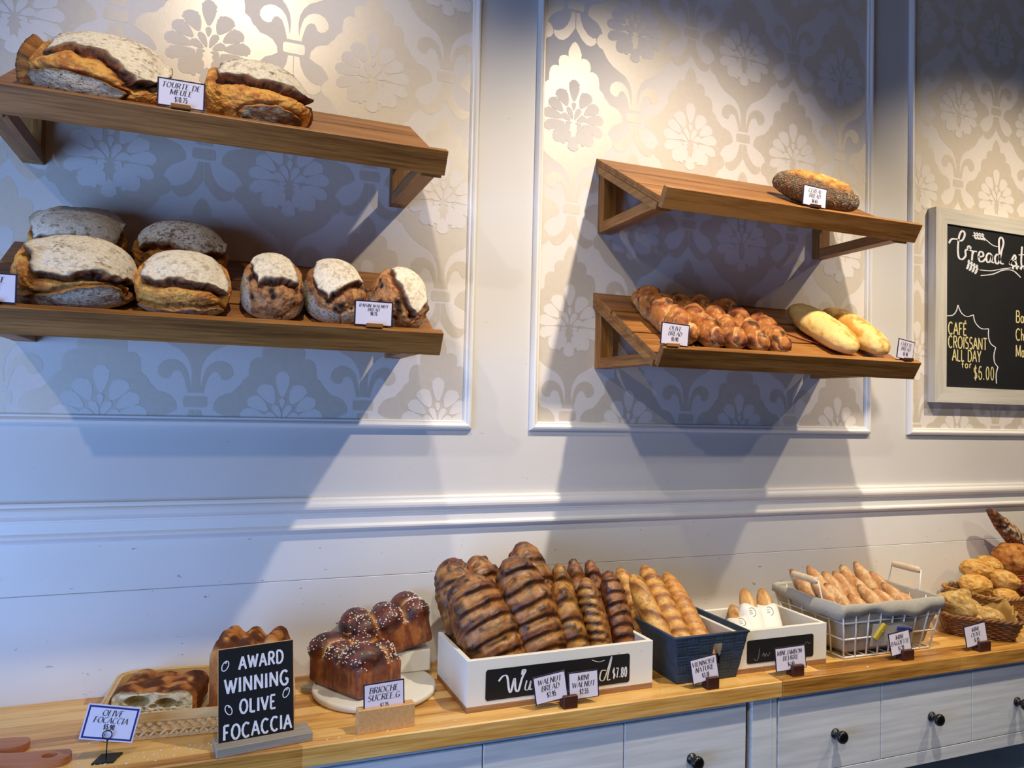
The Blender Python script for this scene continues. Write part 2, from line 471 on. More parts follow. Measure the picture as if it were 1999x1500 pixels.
GL = {
    'A': (.72, [[(0, 0), (.36, 1)], [(.36, 1), (.72, 0)], [(.13, .36), (.59, .36)]]),
    'B': (.62, [[(.08, 0), (.08, 1)], [(.08, 1), (.3, 1)] + arc(.32, .77, .22, .23, 90, -90) + [(.08, .54)], [(.3, .54)] + arc(.34, .27, .26, .27, 90, -90) + [(.08, 0)]]),
    'C': (.72, [arc(.4, .5, .36, .5, 48, 312, 20)]),
    'D': (.72, [[(.08, 0), (.08, 1)], [(.08, 1), (.3, 1)] + arc(.3, .5, .38, .5, 90, -90, 18) + [(.08, 0)]]),
    'E': (.58, [[(.08, 0), (.08, 1)], [(.08, 1), (.54, 1)], [(.08, .52), (.44, .52)], [(.08, 0), (.56, 0)]]),
    'F': (.56, [[(.08, 0), (.08, 1)], [(.08, 1), (.54, 1)], [(.08, .52), (.42, .52)]]),
    'G': (.76, [arc(.4, .5, .36, .5, 48, 318, 20), [(.46, .42), (.7, .42)], [(.67, .42), (.67, .1)]]),
    'H': (.74, [[(.08, 0), (.08, 1)], [(.66, 0), (.66, 1)], [(.08, .52), (.66, .52)]]),
    'I': (.2, [[(.1, 0), (.1, 1)]]),
    'J': (.42, [[(.32, 1), (.32, .2)] + arc(.17, .18, .15, .2, 0, -160, 8)]),
    'L': (.56, [[(.08, 0), (.08, 1)], [(.08, 0), (.54, 0)]]),
    'M': (.88, [[(.08, 0), (.08, 1)], [(.08, 1), (.44, .1)], [(.44, .1), (.8, 1)], [(.8, 1), (.8, 0)]]),
    'N': (.76, [[(.08, 0), (.08, 1)], [(.08, 1), (.68, 0)], [(.68, 0), (.68, 1)]]),
    'O': (.8, [arc(.4, .5, .36, .5, 0, 360, 26)]),
    'R': (.66, [[(.08, 0), (.08, 1)], [(.08, 1), (.32, 1)] + arc(.34, .75, .24, .25, 90, -90) + [(.08, .5)], [(.32, .5), (.64, 0)]]),
    'S': (.58, [arc(.3, .75, .22, .25, 40, 250, 12) + arc(.28, .26, .25, .26, 70, -140, 12)]),
    'T': (.66, [[(.33, 0), (.33, 1)], [(.02, 1), (.64, 1)]]),
    'U': (.72, [[(.08, 1), (.08, .3)] + arc(.36, .3, .28, .3, 180, 360, 14) + [(.64, 1)]]),
    'V': (.7, [[(0, 1), (.35, 0)], [(.35, 0), (.7, 1)]]),
    'W': (1.0, [[(0, 1), (.27, 0)], [(.27, 0), (.5, .9)], [(.5, .9), (.73, 0)], [(.73, 0), (1.0, 1)]]),
    'Y': (.66, [[(0, 1), (.33, .48)], [(.66, 1), (.33, .48)], [(.33, .48), (.33, 0)]]),
    '-': (.34, [[(.04, .45), (.3, .45)]]),
    '.': (.2, [[(.08, .0), (.08, .09)]]),
    '$': (.5, [arc(.25, .7, .18, .2, 40, 250, 10) + arc(.25, .28, .19, .22, 70, -140, 10), [(.25, -.1), (.25, 1.1)]]),
    '0': (.5, [arc(.25, .5, .19, .5, 0, 360, 22)]),
    '1': (.34, [[(.05, .8), (.2, 1), (.2, 0)]]),
    '2': (.5, [arc(.25, .72, .19, .28, 160, -40, 10) + [(.05, 0), (.46, 0)]]),
    '3': (.5, [arc(.23, .75, .19, .25, 150, -90, 10), arc(.23, .26, .21, .26, 90, -150, 10)]),
    '4': (.52, [[(.36, 0), (.36, 1), (.04, .3), (.48, .3)]]),
    '5': (.5, [[(.42, 1), (.12, 1), (.08, .56)] + arc(.24, .32, .2, .32, 125, -150, 12)]),
    '6': (.5, [arc(.28, .5, .22, .5, 60, 180, 8) + arc(.25, .3, .19, .3, 180, 540, 18)]),
    '7': (.48, [[(.04, 1), (.44, 1), (.18, 0)]]),
    '8': (.5, [arc(.25, .75, .17, .25, 0, 360, 16), arc(.25, .26, .2, .26, 0, 360, 16)]),
    '9': (.5, [arc(.25, .7, .19, .3, 0, 360, 18), [(.44, .7)] + arc(.22, .5, .22, .5, 0, -110, 8)]),
    'a': (.5, [arc(.23, .28, .19, .28, 40, 400, 18), [(.43, .56), (.43, 0)]]),
    'd': (.52, [arc(.23, .28, .19, .28, 40, 400, 18), [(.43, 1.05), (.43, 0)]]),
    'e': (.5, [[(.06, .3), (.42, .32)] + arc(.24, .29, .19, .28, 10, 310, 16)]),
    'f': (.34, [[(.34, .92)] + arc(.25, .8, .1, .16, 60, 180, 6) + [(.14, 0)], [(.02, .5), (.3, .5)]]),
    'g': (.5, [arc(.23, .28, .19, .28, 40, 400, 18), [(.43, .56), (.43, -.2)] + arc(.24, -.2, .19, .2, 0, -150, 8)]),
    'h': (.5, [[(.07, 1.05), (.07, 0)], [(.07, .3)] + arc(.25, .33, .17, .24, 170, 0, 10) + [(.42, 0)]]),
    'n': (.5, [[(.07, .56), (.07, 0)], [(.07, .3)] + arc(.25, .33, .17, .24, 170, 0, 10) + [(.42, 0)]]),
    'o': (.5, [arc(.24, .28, .19, .28, 0, 360, 18)]),
    'r': (.34, [[(.07, .56), (.07, 0)], [(.07, .32)] + arc(.22, .36, .15, .2, 160, 60, 6)]),
    'u': (.5, [[(.07, .56), (.07, .22)] + arc(.24, .22, .17, .22, 180, 360, 10) + [(.41, .56)], [(.41, .56), (.41, 0)]]),
    "E'": (.58, []), ' ': (.36, []),
}
GL['É'] = (.58, GL['E'][1] + [[(.26, 1.1), (.4, 1.24)]])


RK = [0]
def ribbon(mb, pts, wf, place, lift=0.0):
    """flat pen stroke along 2-D pts; wf(dx,dy,i,n) gives the half width; place maps (x,y)->3-D"""
    P = np.array(pts, float)
    keep = [0] + [i for i in range(1, len(P)) if np.linalg.norm(P[i] - P[i - 1]) > 1e-7]
    P = P[keep]; n = len(P)
    if n < 2: return
    d = np.diff(P, axis=0); d /= np.linalg.norm(d, axis=1)[:, None]
    T = np.vstack([d[:1], d[:-1] + d[1:], d[-1:]]); ln = np.linalg.norm(T, axis=1); ln[ln < 1e-6] = 1
    T /= ln[:, None]
    V = []; F = []
    RK[0] = (RK[0] + 1) % 30
    o_ = place(0, 0); nn = (place(1, 0) - o_).cross(place(0, 1) - o_).normalized() * (RK[0] * .000009)
    p0_ = place; place = lambda a, b: p0_(a, b) + nn
    for i in range(n):
        w = wf(T[i][0], T[i][1], i, n)
        nx, ny = -T[i][1] * w, T[i][0] * w
        V += [place(P[i][0] + nx, P[i][1] + ny), place(P[i][0] - nx, P[i][1] - ny)]
    for i in range(n - 1): F.append((2 * i, 2 * i + 1, 2 * i + 3, 2 * i + 2))
    mb.add(V, F)


def text_width(txt, h, sx, gap):
    return sum(GL[c][0] * h * sx + gap * h for c in txt) - gap * h


def write(mb, txt, cx, y, h, place, style='didot', sx=1.0, gap=.12, weight=1.0, shear=None, align='c', jig=0):
    rng = random.Random(len(txt) * 7 + int(y * 1e5))
    if shear is None: shear = .2 if style == 'didot' else 0.0
    x = cx - (text_width(txt, h, sx, gap) / 2 if align == 'c' else 0)
    for c in txt:
        w, strokes = GL[c]
        jy = rng.uniform(-jig, jig) * h
        for st in strokes:
            pts = [(x + (px * sx + py * shear) * h, y + py * h + jy) for px, py in st]
            if style == 'didot':
                def wf(dx, dy, i, n):
                    dx2 = dx - dy * shear
                    up = (dx2 * dy) > .12           # rising diagonals are thin
                    k = abs(dy) ** 2
                    return h * weight * (.022 + (.062 * k if not up else .012))
                ribbon(mb, pts, wf, place)
                for (a, b), (p, q) in (((pts[0], pts[1]), st[0:2]), ((pts[-1], pts[-2]), (st[-1], st[-2]))):
                    if abs(p[0] - q[0]) < .02 and (abs(p[1]) < .01 or abs(p[1] - 1) < .01):
                        ribbon(mb, [(a[0] - .085 * h, a[1]), (a[0] + .085 * h, a[1])], lambda *k: h * .02 * weight, place)
            else:
                ribbon(mb, pts, lambda dx, dy, i, n: h * weight * .075 * (1 + .12 * math.sin(i * 2.1 + x * 900)), place)
        x += w * h * sx + gap * h


def smooth_path(pts, n=8):
    P = [Vector(p) for p in pts]; out = []
    for i in range(len(P) - 1):
        a = P[max(i - 1, 0)]; b = P[i]; c = P[i + 1]; d = P[min(i + 2, len(P) - 1)]
        for k in range(n):
            t = k / n
            out.append(0.5 * ((2 * b) + (c - a) * t + (2 * a - 5 * b + 4 * c - d) * t * t + (3 * b - a - 3 * c + d) * t ** 3))
    out.append(P[-1]); return [tuple(p) for p in out]


# ------------------------------------------------------------------ the room
def struct(o): return tag(o, kind='structure')


XL, XR, ZC = -1.3, 3.9, 3.50
mb = MB(); mb.box(((XL + XR) / 2, .05, (0.45 + ZC) / 2 + .42), (XR - XL, .1, ZC - 1.29), 0)
struct(mb.build('wall_back', M['wall']))
# painted boards below the rail, with shallow open joints
mb = MB()
for a, b in ((0.0, .62), (.623, 1.1322), (1.1331, 1.30)):
    mb.box(((XL + XR) / 2, .05, (a + b) / 2), (XR - XL, .1, b - a), .0012)
struct(mb.build('wall_wainscot', M['wains']))
mb = MB(); mb.box(((XL + XR) / 2, -1.8, -.05), (XR - XL, 3.8, .1), 0)
struct(mb.build('floor', M['floor']))
mb = MB(); mb.box(((XL + XR) / 2, -1.8, ZC + .05), (XR - XL, 3.8, .1), 0)
struct(mb.build('ceiling', M['ceil']))

# chair rail: one profile run along the wall
def run_profile(name, prof, x0, x1, mat):
    n = len(prof); V = [(x, y, z) for x in (x0, x1) for y, z in prof]
    F = [(i, (i + 1) % n, n + (i + 1) % n, n + i) for i in range(n)]
    F = [tuple(reversed(f)) for f in F]
    o = mk(name, V, F, mat, smooth=False)
    return struct(o)


zr = Z0 - .233
prof = [(0.002, zr), (-.012, zr), (-.014, zr - .004), (-.014, zr - .009), (-.02, zr - .011), (-.023, zr - .015), (-.0245, zr - .021),
        (-.0235, zr - .027), (-.019, zr - .032), (-.013, zr - .036), (-.011, zr - .0375), (-.0115, zr - .041), (-.0095, zr - .042),
        (-.0095, zr - .066), (-.0135, zr - .068), (-.0165, zr - .0715), (-.0165, zr - .076), (-.012, zr - .080), (-.0065, zr - .083), (-.0055, zr - .0845), (0.002, zr - .0845)]
run_profile('trim_1', prof, XL, XR, M['trim'])

# wallpaper panels with mitred mouldings
PW = 1.232; PZ0, PZ1 = Z0 - .0615, Z0 + 1.74
panels = [(-.607, .625), (.792, 2.024), (2.193, 3.425)]


def moulding(name, x0, x1, z0, z1):
    # (distance inward from the outer edge, protrusion)
    pr = [(0, .0), (0, .004), (.002, .0085), (.006, .0125), (.0105, .0135), (.014, .0115), (.0165, .0085), (.018, .0075), (.0215, .0075), (.0235, .005), (.0245, .0)]
    V = []; F = []
    for d, p in pr:
        for x, z in ((x0 + d, z0 + d), (x1 - d, z0 + d), (x1 - d, z1 - d), (x0 + d, z1 - d)): V.append((x, .001 - p * 1.25, z))
    for i in range(len(pr) - 1):
        for k in range(4):
            l = (k + 1) % 4
            F.append((i * 4 + k, i * 4 + l, i * 4 + 4 + l, i * 4 + 4 + k))
    return struct(mk(name, V, F, M['trim'], smooth=False))


for i, (a, b) in enumerate(panels): moulding('trim_%d' % (i + 2), a, b, PZ0, PZ1)

# ---- damask print (flat metallic figure on the paper)
def mirror(p): return [(-x, z) for x, z in reversed(p)]


half = [(0, 212), (9, 205), (16, 192), (21, 178), (20, 165), (27, 168), (38, 167), (47, 160), (51, 148), (49, 133), (58, 134), (68, 131), (76, 122), (79, 105),
        (79, 80), (77, 62), (84, 66), (93, 66), (104, 61), (111, 52), (116, 47), (130, 44), (144, 37), (155, 22), (157, 6), (146, -2), (128, -10), (116, -24),
        (109, -39), (119, -46), (126, -58), (127, -70), (118, -82), (107, -86), (97, -104), (85, -119), (70, -131), (50, -142), (34, -150), (21, -165), (12, -184), (9, -205), (10, -228), (14, -248)]
field = half + [(-x, z) for x, z in reversed(half) if x > 0]
curl = [(11, -244), (13, -222), (17, -204), (22, -190), (32, -178), (46, -171), (60, -171), (73, -178), (81, -190), (82, -203), (75, -213), (64, -217), (55, -214), (53, -207), (48, -199), (40, -197), (31, -203), (25, -216), (20, -234), (17, -250)]
leg = [(1, -288), (13, -288), (17, -310), (26, -330), (40, -345), (56, -352), (66, -350), (68, -360), (62, -370), (50, -377), (36, -375), (22, -364), (10, -348), (1, -334)]
knot = [(-26, -260), (-22, -256), (22, -256), (26, -260), (26, -278), (22, -282), (-22, -282), (-26, -278)]
leaf = [(95, -232), (104, -214), (118, -203), (136, -200), (154, -208), (163, -222), (150, -229), (140, -243), (134, -262), (120, -268), (106, -262), (98, -248)]
leaf2 = [(74, -290), (92, -280), (112, -284), (128, -298), (134, -316), (126, -330), (112, -334), (102, -322), (92, -306), (80, -296)]


def petal(ang, r0, r1, w, lobes=3):
    """fan petal with a scalloped end, in mm about the flower heart"""
    a = rad(ang); u = (math.sin(a), math.cos(a)); v = (math.cos(a), -math.sin(a))
    pts = []
    L = r1 - r0
    prof = [(0, .1), (.15, .26), (.35, .42), (.55, .52), (.66, .57), (.71, .50), (.78, .58), (.86, .54), (.90, .40), (.96, .38), (1.01, .2), (1.04, 0)]
    for t, k in prof: pts.append((t, k))
    for t, k in reversed(prof[:-1]): pts.append((t, -k))
    bend = .1 * (1 if 0 < ang < 180 else -1) if ang not in (0, 180) else 0
    return [(u[0] * (r0 + t * L) + v[0] * (k * w + bend * L * t * t), -22 + u[1] * (r0 + t * L) + v[1] * (k * w + bend * L * t * t)) for t, k in pts]


petals = [petal(0, 62, 122, 30)]
for a_, r0, r1, w in ((25, 50, 100, 34), (50, 44, 94, 30), (74, 36, 95, 28), (99, 28, 92, 27), (128, 14, 80, 34), (156, 26, 58, 20), (20, 10, 46, 15), (58, 12, 42, 17), (94, 6, 25, 10)):
    petals += [petal(a_, r0, r1, w), petal(-a_, r0, r1, w)]
petals.append(petal(180, 40, 80, 30))
petals += [petal(150, 52, 70, 14), petal(-150, 52, 70, 14)]
petals.append(petal(0, 36, 58, 12))
gold_polys = [field, curl, mirror(curl), leg, mirror(leg), knot, leaf, mirror(leaf), leaf2, mirror(leaf2)]


def clip(poly, x0, x1, z0, z1):
    for ax, val, sg in ((0, x0, 1), (0, x1, -1), (1, z0, 1), (1, z1, -1)):
        out = []
        for i in range(len(poly)):
            a, b = poly[i - 1], poly[i]
            ia, ib = (a[ax] - val) * sg >= 0, (b[ax] - val) * sg >= 0
            if ia != ib:
                t = (val - a[ax]) / (b[ax] - a[ax])
                out.append((a[0] + (b[0] - a[0]) * t, a[1] + (b[1] - a[1]) * t))
            if ib: out.append(b)
        poly = out
        if len(poly) < 3: return []
    return poly


PX, PZ = .391, .585
origins = [(-.055, Z0 + .850), (.908, Z0 + .834), (2.63, Z0 + 1.40 - .585)]
for i, ((a, b), (ox, oz)) in enumerate(zip(panels, origins)):
    x0, x1, z0, z1 = a + .02, b - .02, PZ0 + .02, PZ1 - .02
    mb = MB()
    mb.box(((x0 + x1) / 2, .0, (z0 + z1) / 2), (x1 - x0, .002, z1 - z0), 0)
    for layer, polys in ((1, gold_polys), (0, petals)):
        mb.mi = layer
        for ci in range(-9, 10):
            for ri in range(-9, 10):
                cx = ox + ci * PX / 2; cz = oz + ri * PZ + (PZ / 2 if ci % 2 else 0)
                if cx < x0 - .2 or cx > x1 + .2 or cz < z0 - .25 or cz > z1 + .4: continue
                for pi, p in enumerate(polys):
                    q = clip([(cx + x / 1000, cz + z / 1000) for x, z in p], x0, x1, z0, z1)
                    if len(q) < 3: continue
                    y = (-.00125 if layer else -.0016) - (pi % 24) * .000014 - (ci % 2) * .000005 - (ri % 2) * .000002
                    ar = sum(q[k - 1][0] * q[k][1] - q[k][0] * q[k - 1][1] for k in range(len(q)))
                    if ar < 0: q = q[::-1]
                    mb.add([(x, y, z) for x, z in q], [tuple(range(len(q)))])
    o = mb.build('wall_panel_%d' % (i + 1), [M['paper'], M['gold']])
    struct(o)

# ------------------------------------------------------------------ counter
TZ = .901                                   # worktop surface
def worktop(name, x0, x1, label):
    mb = MB(); mb.box((0, -.196, -.0205), (x1 - x0, .394, .041), .0025)
    o = mb.build(name, M['top']); o.location = ((x0 + x1) / 2, 0, TZ)
    tag(o, label, 'worktop', 'oak worktops')
    return o


worktop('worktop', -1.25, 1.3300, 'long oak worktop of glued staves carrying focaccia, brioche and walnut crate')
worktop('worktop', 1.3306, 3.85, 'oak worktop right of the joint, under wire basket and wicker baskets')

FY = -.375


def knob(parent, x, z):
    mb = MB()
    T = Matrix.Translation((x, FY + .0005, z)) @ Matrix.Rotation(rad(90), 4, 'X')
    mb.lathe([(0, 0), (.0125, 0), (.0135, .002), (.0125, .005), (.0085, .0075), (.007, .012), (.0075, .016), (.0115, .0185), (.0155, .0225), (.0165, .027), (.0150, .0315), (.010, .0345), (0, .0355)], 24, T)
    return mb.build('knob', M['black'], parent)


def drawer(parent, x0, x1, z0, z1):
    mb = MB(); mb.box(((x0 + x1) / 2, FY + .009, (z0 + z1) / 2), (x1 - x0 - .003, .018, z1 - z0 - .003), .0012)
    d = mb.build('drawer', M['cab'], parent)
    knob(d, (x0 + x1) / 2 + .012, Z0 - .827)
    return d


ZD = Z0 - .7205; ZB = Z0 - .918
def cabinet(xs, left, right, label, tall):
    root = empty('cabinet', ((left + right) / 2, 0, 0), label, 'cabinet', 'drawer cabinets below the worktop')
    off = -(left + right) / 2
    mb = MB(); zt = TZ - .0415
    mb.mi = 0
    for x in (left + .009, right - .009): mb.box((x + off, -.188, zt / 2), (.018, .36, zt - .002), .001)
    mb.box((off + (left + right) / 2, -.006, zt / 2), (right - left - .036, .008, zt - .002), 0)
    mb.box((off + (left + right) / 2, -.19, zt - .007), (right - left - .036, .36, .012), 0)
    mb.mi = 1
    mb.box((off + (left + right) / 2, -.19, ZB - .008), (right - left - .036, .355, .012), 0)
    if tall:
        mb.mi = 0
        mb.box((off + (left + right) / 2, -.19, .09), (right - left - .036, .36, .02), .001)
    else:
        mb.mi = 0
        mb.box((off + (left + right) / 2, FY + .011, ZB - .0175), (right - left, .022, .035), .001)
        mb.mi = 3
        mb.box((off + (left + right) / 2, -.19, Z0 - 1.115), (right - left - .036, .36, .022), .001)
        mb.mi = 0
        for xm in xs[1:-1:2]: mb.box((xm + off, -.17, (Z0 - 1.126) / 2 + .05), (.02, .30, Z0 - 1.126 - .1), 0)
        mb.box((off + (left + right) / 2, -.19, .05), (right - left - .036, .34, .1), .001)
    mb.build('body', [M['cab'], M['gap'], M['top'], M['white_wood']], root)
    for a, b in zip(xs, xs[1:]):
        d = drawer(root, a + off, b + off, ZB, ZD)
    if tall:
        for a, b in zip(xs, xs[1:]):
            mb = MB(); mb.box(((a + b) / 2 + off, FY + .009, (ZB + .1) / 2), (b - a - .003, .018, ZB - .1 - .003), .0012)
            mb.build('door', M['cab'], root)
    return root


cabinet([-.485, -.141, .203, .547, .891, 1.235], -.50, 1.2395, 'pale grey drawer cabinet under the worktop, below the walnut crate', True)
mb = MB(); mb.box((1.2905, FY + .011, (TZ - .042) / 2), (.075, .022, TZ - .044), .001); mb.box((1.310, FY - .0005, (TZ - .042) / 2), (.0015, .002, TZ - .05), 0)
o = mb.build('filler_panel', M['cab']); tag(o, 'narrow pale grey upright panel filling the space between the two drawer cabinets', 'panel')
cabinet([1.333, 1.677, 2.021, 2.365, 2.709], 1.3295, 2.7125, 'pale grey drawer cabinet over an open bay, at the right', False)

# ------------------------------------------------------------------ wall shelves
CA, SA = math.cos(rad(30)), math.sin(rad(30))
SL = .395                                    # board depth along the slope


def shelf(x0, x1, z0, label):
    root = empty('wall_shelf', ((x0 + x1) / 2, 0, z0), label, 'shelf', 'slanted oak bread shelves')
    w = x1 - x0
    RT = Matrix.Rotation(rad(30), 4, 'X')
    a = .002
    for s0, s1 in ((.002, .125), (.134, .260), (.269, SL)):
        mb = MB(); mb.box((0, -(s0 + s1) / 2, -.005), (w, s1 - s0, .010), .001, RT)
        mb.box((0, -(s0 + min(s1 + .010, SL)) / 2, -.013), (w - .001, min(s1 + .010, SL) - s0 - (.002 if s1 < .3 else 0), .0058), 0, RT)
        mb.build('slat', M['shelf'], root)
    mb = MB(); mb.box((0, -SL - .0095, .0015), (w, .019, .053), .0012, RT)
    mb.build('front_lip', M['shelf'], root)
    for sx in (-1, 1):
        xc = sx * (w / 2 - .029)
        br = empty('bracket'); br.parent = root
        mb = MB(); mb.box((xc, -.018, -.125), (.042, .034, .186), .001); mb.build('wall_post', M['shelf_z'], br)
        mb = MB(); mb.box((xc + sx * .006, -.198, -.027), (.046, .38, .020), .001, RT); mb.build('bearer', M['shelf_y'], br)
        mb = MB(); mb.box((xc, -.190, -.2035), (.042, .312, .028), .001); mb.build('strut', M['shelf_y'], br)
    return root


S1, S2, S3, S4 = Z0 + .727, Z0 + .3365, Z0 + .722, Z0 + .334
shelf(-.428, .437, S1, 'oak slatted wall shelf holding two large floury loaves, upper left')
shelf(-.428, .437, S2, 'oak slatted wall shelf holding seven floury loaves, lower left')
shelf(.983, 1.822, S3, 'oak slatted wall shelf with a single seeded loaf, upper right')
shelf(.981, 1.821, S4, 'oak slatted wall shelf with olive and cheese breads, lower right')


def slope(x, s, z0, h=0.0):
    return (x, -s * CA - h * SA, z0 - s * SA + h * CA)


def on_slope(o, x, s, z0, rz=0.0, h=0.0):
    o.location = slope(x, s, z0, h); o.rotation_mode = 'ZYX'; o.rotation_euler = (rad(30), 0, rz)
    return o
# ------------------------------------------------------------------ price cards
def card_mesh(parent, w, h, lines, price, T, thick=.0012, border=.0028, th=None, edge='edge', paper='card', ph=None, smear=False):
    """paper card with a dark edge, printed front facing local -Y, lower edge at z=0, centred in x; T places it"""
    mb = MB(); mb.mi = 1
    mb.box((0, 0, h / 2), (w, thick, h), .0003, T)
    mb.mi = 0
    mb.add([(-w / 2 + border, -thick / 2 - .0003, border * .6), (w / 2 - border, -thick / 2 - .0003, border * .6), (w / 2 - border, -thick / 2 - .0003, h - border), (-w / 2 + border, -thick / 2 - .0003, h - border)], [(0, 1, 2, 3)], T)
    c = mb.build('card', [M[paper], M[edge]], parent)
    tx = MB()
    pl = lambda x, z: T @ Vector((x, -thick / 2 - .0007, z))
    n = len(lines)
    th = th or h * .185
    ph = ph or h * .17
    y = h - h * .14 - th
    wmax = w * .84
    for ln in lines:
        sx = min(1.0, wmax / text_width(ln, th, 1.0, .14))
        write(tx, ln, -.1 * th, y, th, pl, 'didot', sx=sx, gap=.14 * sx, weight=1.05)
        y -= th * 1.3
    write(tx, price, 0, y - ph * .02, ph, pl, 'sans', sx=.78, gap=.1, weight=1.05)
    t = tx.build('lettering', M['ink'], c)
    return c


def block_sign(loc, cards, label, rz=0.0, bw=.033, bd=.026, bh=.028, group='price cards in dark wood blocks'):
    """small dark block holding one or two cards upright; front of the block faces -Y"""
    root = empty('price_sign', loc, label, 'price card', group); root.rotation_euler = (0, 0, rz)
    mb = MB()
    mb.box((0, -bd / 4 - .0012, bh / 2), (bw, bd / 2 - .0024, bh), .001)
    mb.box((0, bd / 4 + .0012, bh / 2), (bw, bd / 2 - .0024, bh), .001)
    mb.box((0, 0, .004), (bw * .99, bd * .9, .008), 0)
    mb.build('block', M['block'], root)
    for (dx, dz, w, h, tilt, lines, price) in cards:
        T = rotT(rad(-6), rad(tilt), 0, (dx, 0.0005, dz))
        card_mesh(root, w, h, lines, price, T)
    return root


def shelf_sign(x, z0, w, h, lines, price, label, rz=0.0, tilt=0.0, bx=0.0, beech=True, th=None, ph=None):
    """card standing on top of a shelf's front lip in a small wooden foot"""
    root = empty('price_sign', (x, 0, 0), label, 'price card', 'price cards on the shelf lips')
    on_slope(root, x, SL + .0095, z0, 0, .028)
    # undo the shelf tilt so that the card stands upright, leaning back a little
    root.rotation_mode = 'XYZ'; root.rotation_euler = (rad(6), 0, rz)
    mb = MB(); mb.box((bx, -.006, .004), (.034, .007, .008), .0008); mb.box((bx, .006, .004), (.034, .009, .008), .0008); mb.box((bx, 0, .0015), (.034, .01, .003), 0)
    mb.build('foot', M['shelf' if beech else 'block'], root)
    T = rotT(rad(-4), rad(tilt), 0, (0, -.0005, .0032))
    card_mesh(root, w, h, lines, price, T, th=th, ph=ph)
    return root


shelf_sign(-.088, S1, .083, .052, ['TOURTE DE', 'MEULE'], '$10.75', 'white card TOURTE DE MEULE $10.75 standing between the two top left loaves')
shelf_sign(-.380, S2, .083, .052, ['TOURTE', 'MEULE'], '$10.75', 'white card reading TOURTE DE MEULE cut off at the left edge of the lower shelf')
shelf_sign(.288, S2, .079, .051, ['RAISIN WALNUT', 'BREAD'], '$8.75', 'white card RAISIN WALNUT BREAD in front of the rightmost floury loaf', bx=.002, th=.0062, ph=.0065)
shelf_sign(1.438, S3, .080, .053, ['CEREAL', 'BREAD'], '$6.65', 'white card CEREAL BREAD $6.65 before the seeded loaf', bx=0, beech=False, tilt=3)
shelf_sign(1.014, S4, .080, .053, ['OLIVE', 'BREAD'], '$5.90', 'white card OLIVE BREAD $5.90 before the twisted olive loaves', tilt=3, bx=-.006)
shelf_sign(1.763, S4, .068, .054, ['CHEESE', 'BREAD'], '$5.90', 'white card CHEESE BREAD at the right end of the lower shelf', tilt=7, beech=False, bx=.01, rz=rad(4))

block_sign((.748, -.373, TZ), [(-.040, .0165, .080, .060, -7, ['WALNUT', 'BREAD'], '$7.95'), (.039, .0135, .076, .060, -1, ['MINI', 'WALNUT'], '$2.55')],
           'dark wood block holding two cards, WALNUT BREAD and MINI WALNUT', bw=.034)
block_sign((1.1275, -.374, TZ), [(-.012, .0165, .078, .058, -7, ['VIENNOISE', 'NATURE'], '$3.10')], 'dark block with white card VIENNOISE NATURE $3.10 by the navy basket')
block_sign((1.392, -.367, TZ), [(-.012, .0135, .098, .0585, -1, ['MINI JAMBON-', 'BEURRE'], '$4.65')], 'dark block with white card MINI JAMBON-BEURRE $4.65 by the small white crate', bw=.036)
block_sign((1.777, -.362, TZ), [(-.012, .0155, .078, .060, -6, ['MINI', 'BAGUETTE'], '$1.20')], 'dark block with white card MINI BAGUETTE $1.20 by the wire basket', bw=.04)
block_sign((2.062, -.372, TZ), [(-.016, .0155, .088, .060, -6, ['MINI', 'OLIVE'], '$1.85'), ], 'dark block with white card MINI OLIVE by the wicker basket', bw=.044)

# brioche card in a beech block
root = empty('price_sign', (.338, -.3605, TZ), 'beech block holding white card BRIOCHE SUCREE $7.25 before the marble board', 'price card')
root.rotation_euler = (0, 0, rad(3))
mb = MB(); mb.box((0, -.006, .024), (.118, .009, .048), .001); mb.box((0, .007, .024), (.118, .011, .048), .001); mb.box((0, 0, .008), (.1175, .02, .016), 0)
mb.build('block', M['beech'], root)
card_mesh(root, .086, .062, ['BRIOCHE', 'SUCREE.G'], '$7.25', rotT(rad(-3), rad(-1.5), 0, (-.003, 0.0004, .034)), th=.0115, ph=.008)

# olive focaccia card on a wire stand
root = empty('price_sign', (-.174, -.330, TZ), 'laminated card OLIVE FOCACCIA $5.90 with blue border on a black wire stand', 'price card')
mb = MB(); mb.prism([(-.022, -.017), (.014, -.02), (.026, .016), (-.010, .020)], 0, .003)
mb.build('base', M['slate'], root)
mb = MB(); mb.tube([(0, 0, .002), (.0005, 0, .038)], .0011, 8)
mb.tube([(.0005 + .0078 * math.sin(a), -.0018, .0455 - .0078 * math.cos(a)) for a in np.linspace(.35, 2 * math.pi - .35, 26)], .0010, 8)
mb.tube([(.0005, 0, .038), (.003, -.0018, .0381)], .001, 8)
mb.build('wire_stem', M['slate'], root)
T = rotT(rad(-8), rad(12.5), 0, (-.002, .0006, .0335))
cb = MB(); cb.mi = 0; cb.box((0, 0, .031), (.090, .0009, .062), .0003, T)
cb.mi = 1; cb.add([(-.0425, -.0007, .0025), (.0425, -.0007, .0025), (.0425, -.0007, .0595), (-.0425, -.0007, .0595)], [(0, 1, 2, 3)], T)
cb.mi = 2; cb.add([(-.0393, -.0010, .0057), (.0393, -.0010, .0057), (.0393, -.0010, .0563), (-.0393, -.0010, .0563)], [(0, 1, 2, 3)], T)
c = cb.build('card', [M['plast'], M['edgeblue'], M['plast']], root)
tx = MB(); pl = lambda x, z: T @ Vector((x, -.0014, z))
write(tx, 'OLIVE', -.001, .0432, .0100, pl, 'didot', gap=.14); write(tx, 'FOCACCIA', -.001, .0308, .0100, pl, 'didot', sx=.95, gap=.12)
write(tx, '$5.90', -.001, .0203, .0080, pl, 'sans', sx=.8, gap=.12, weight=1.2)
tx.build('lettering', M['ink'], c)

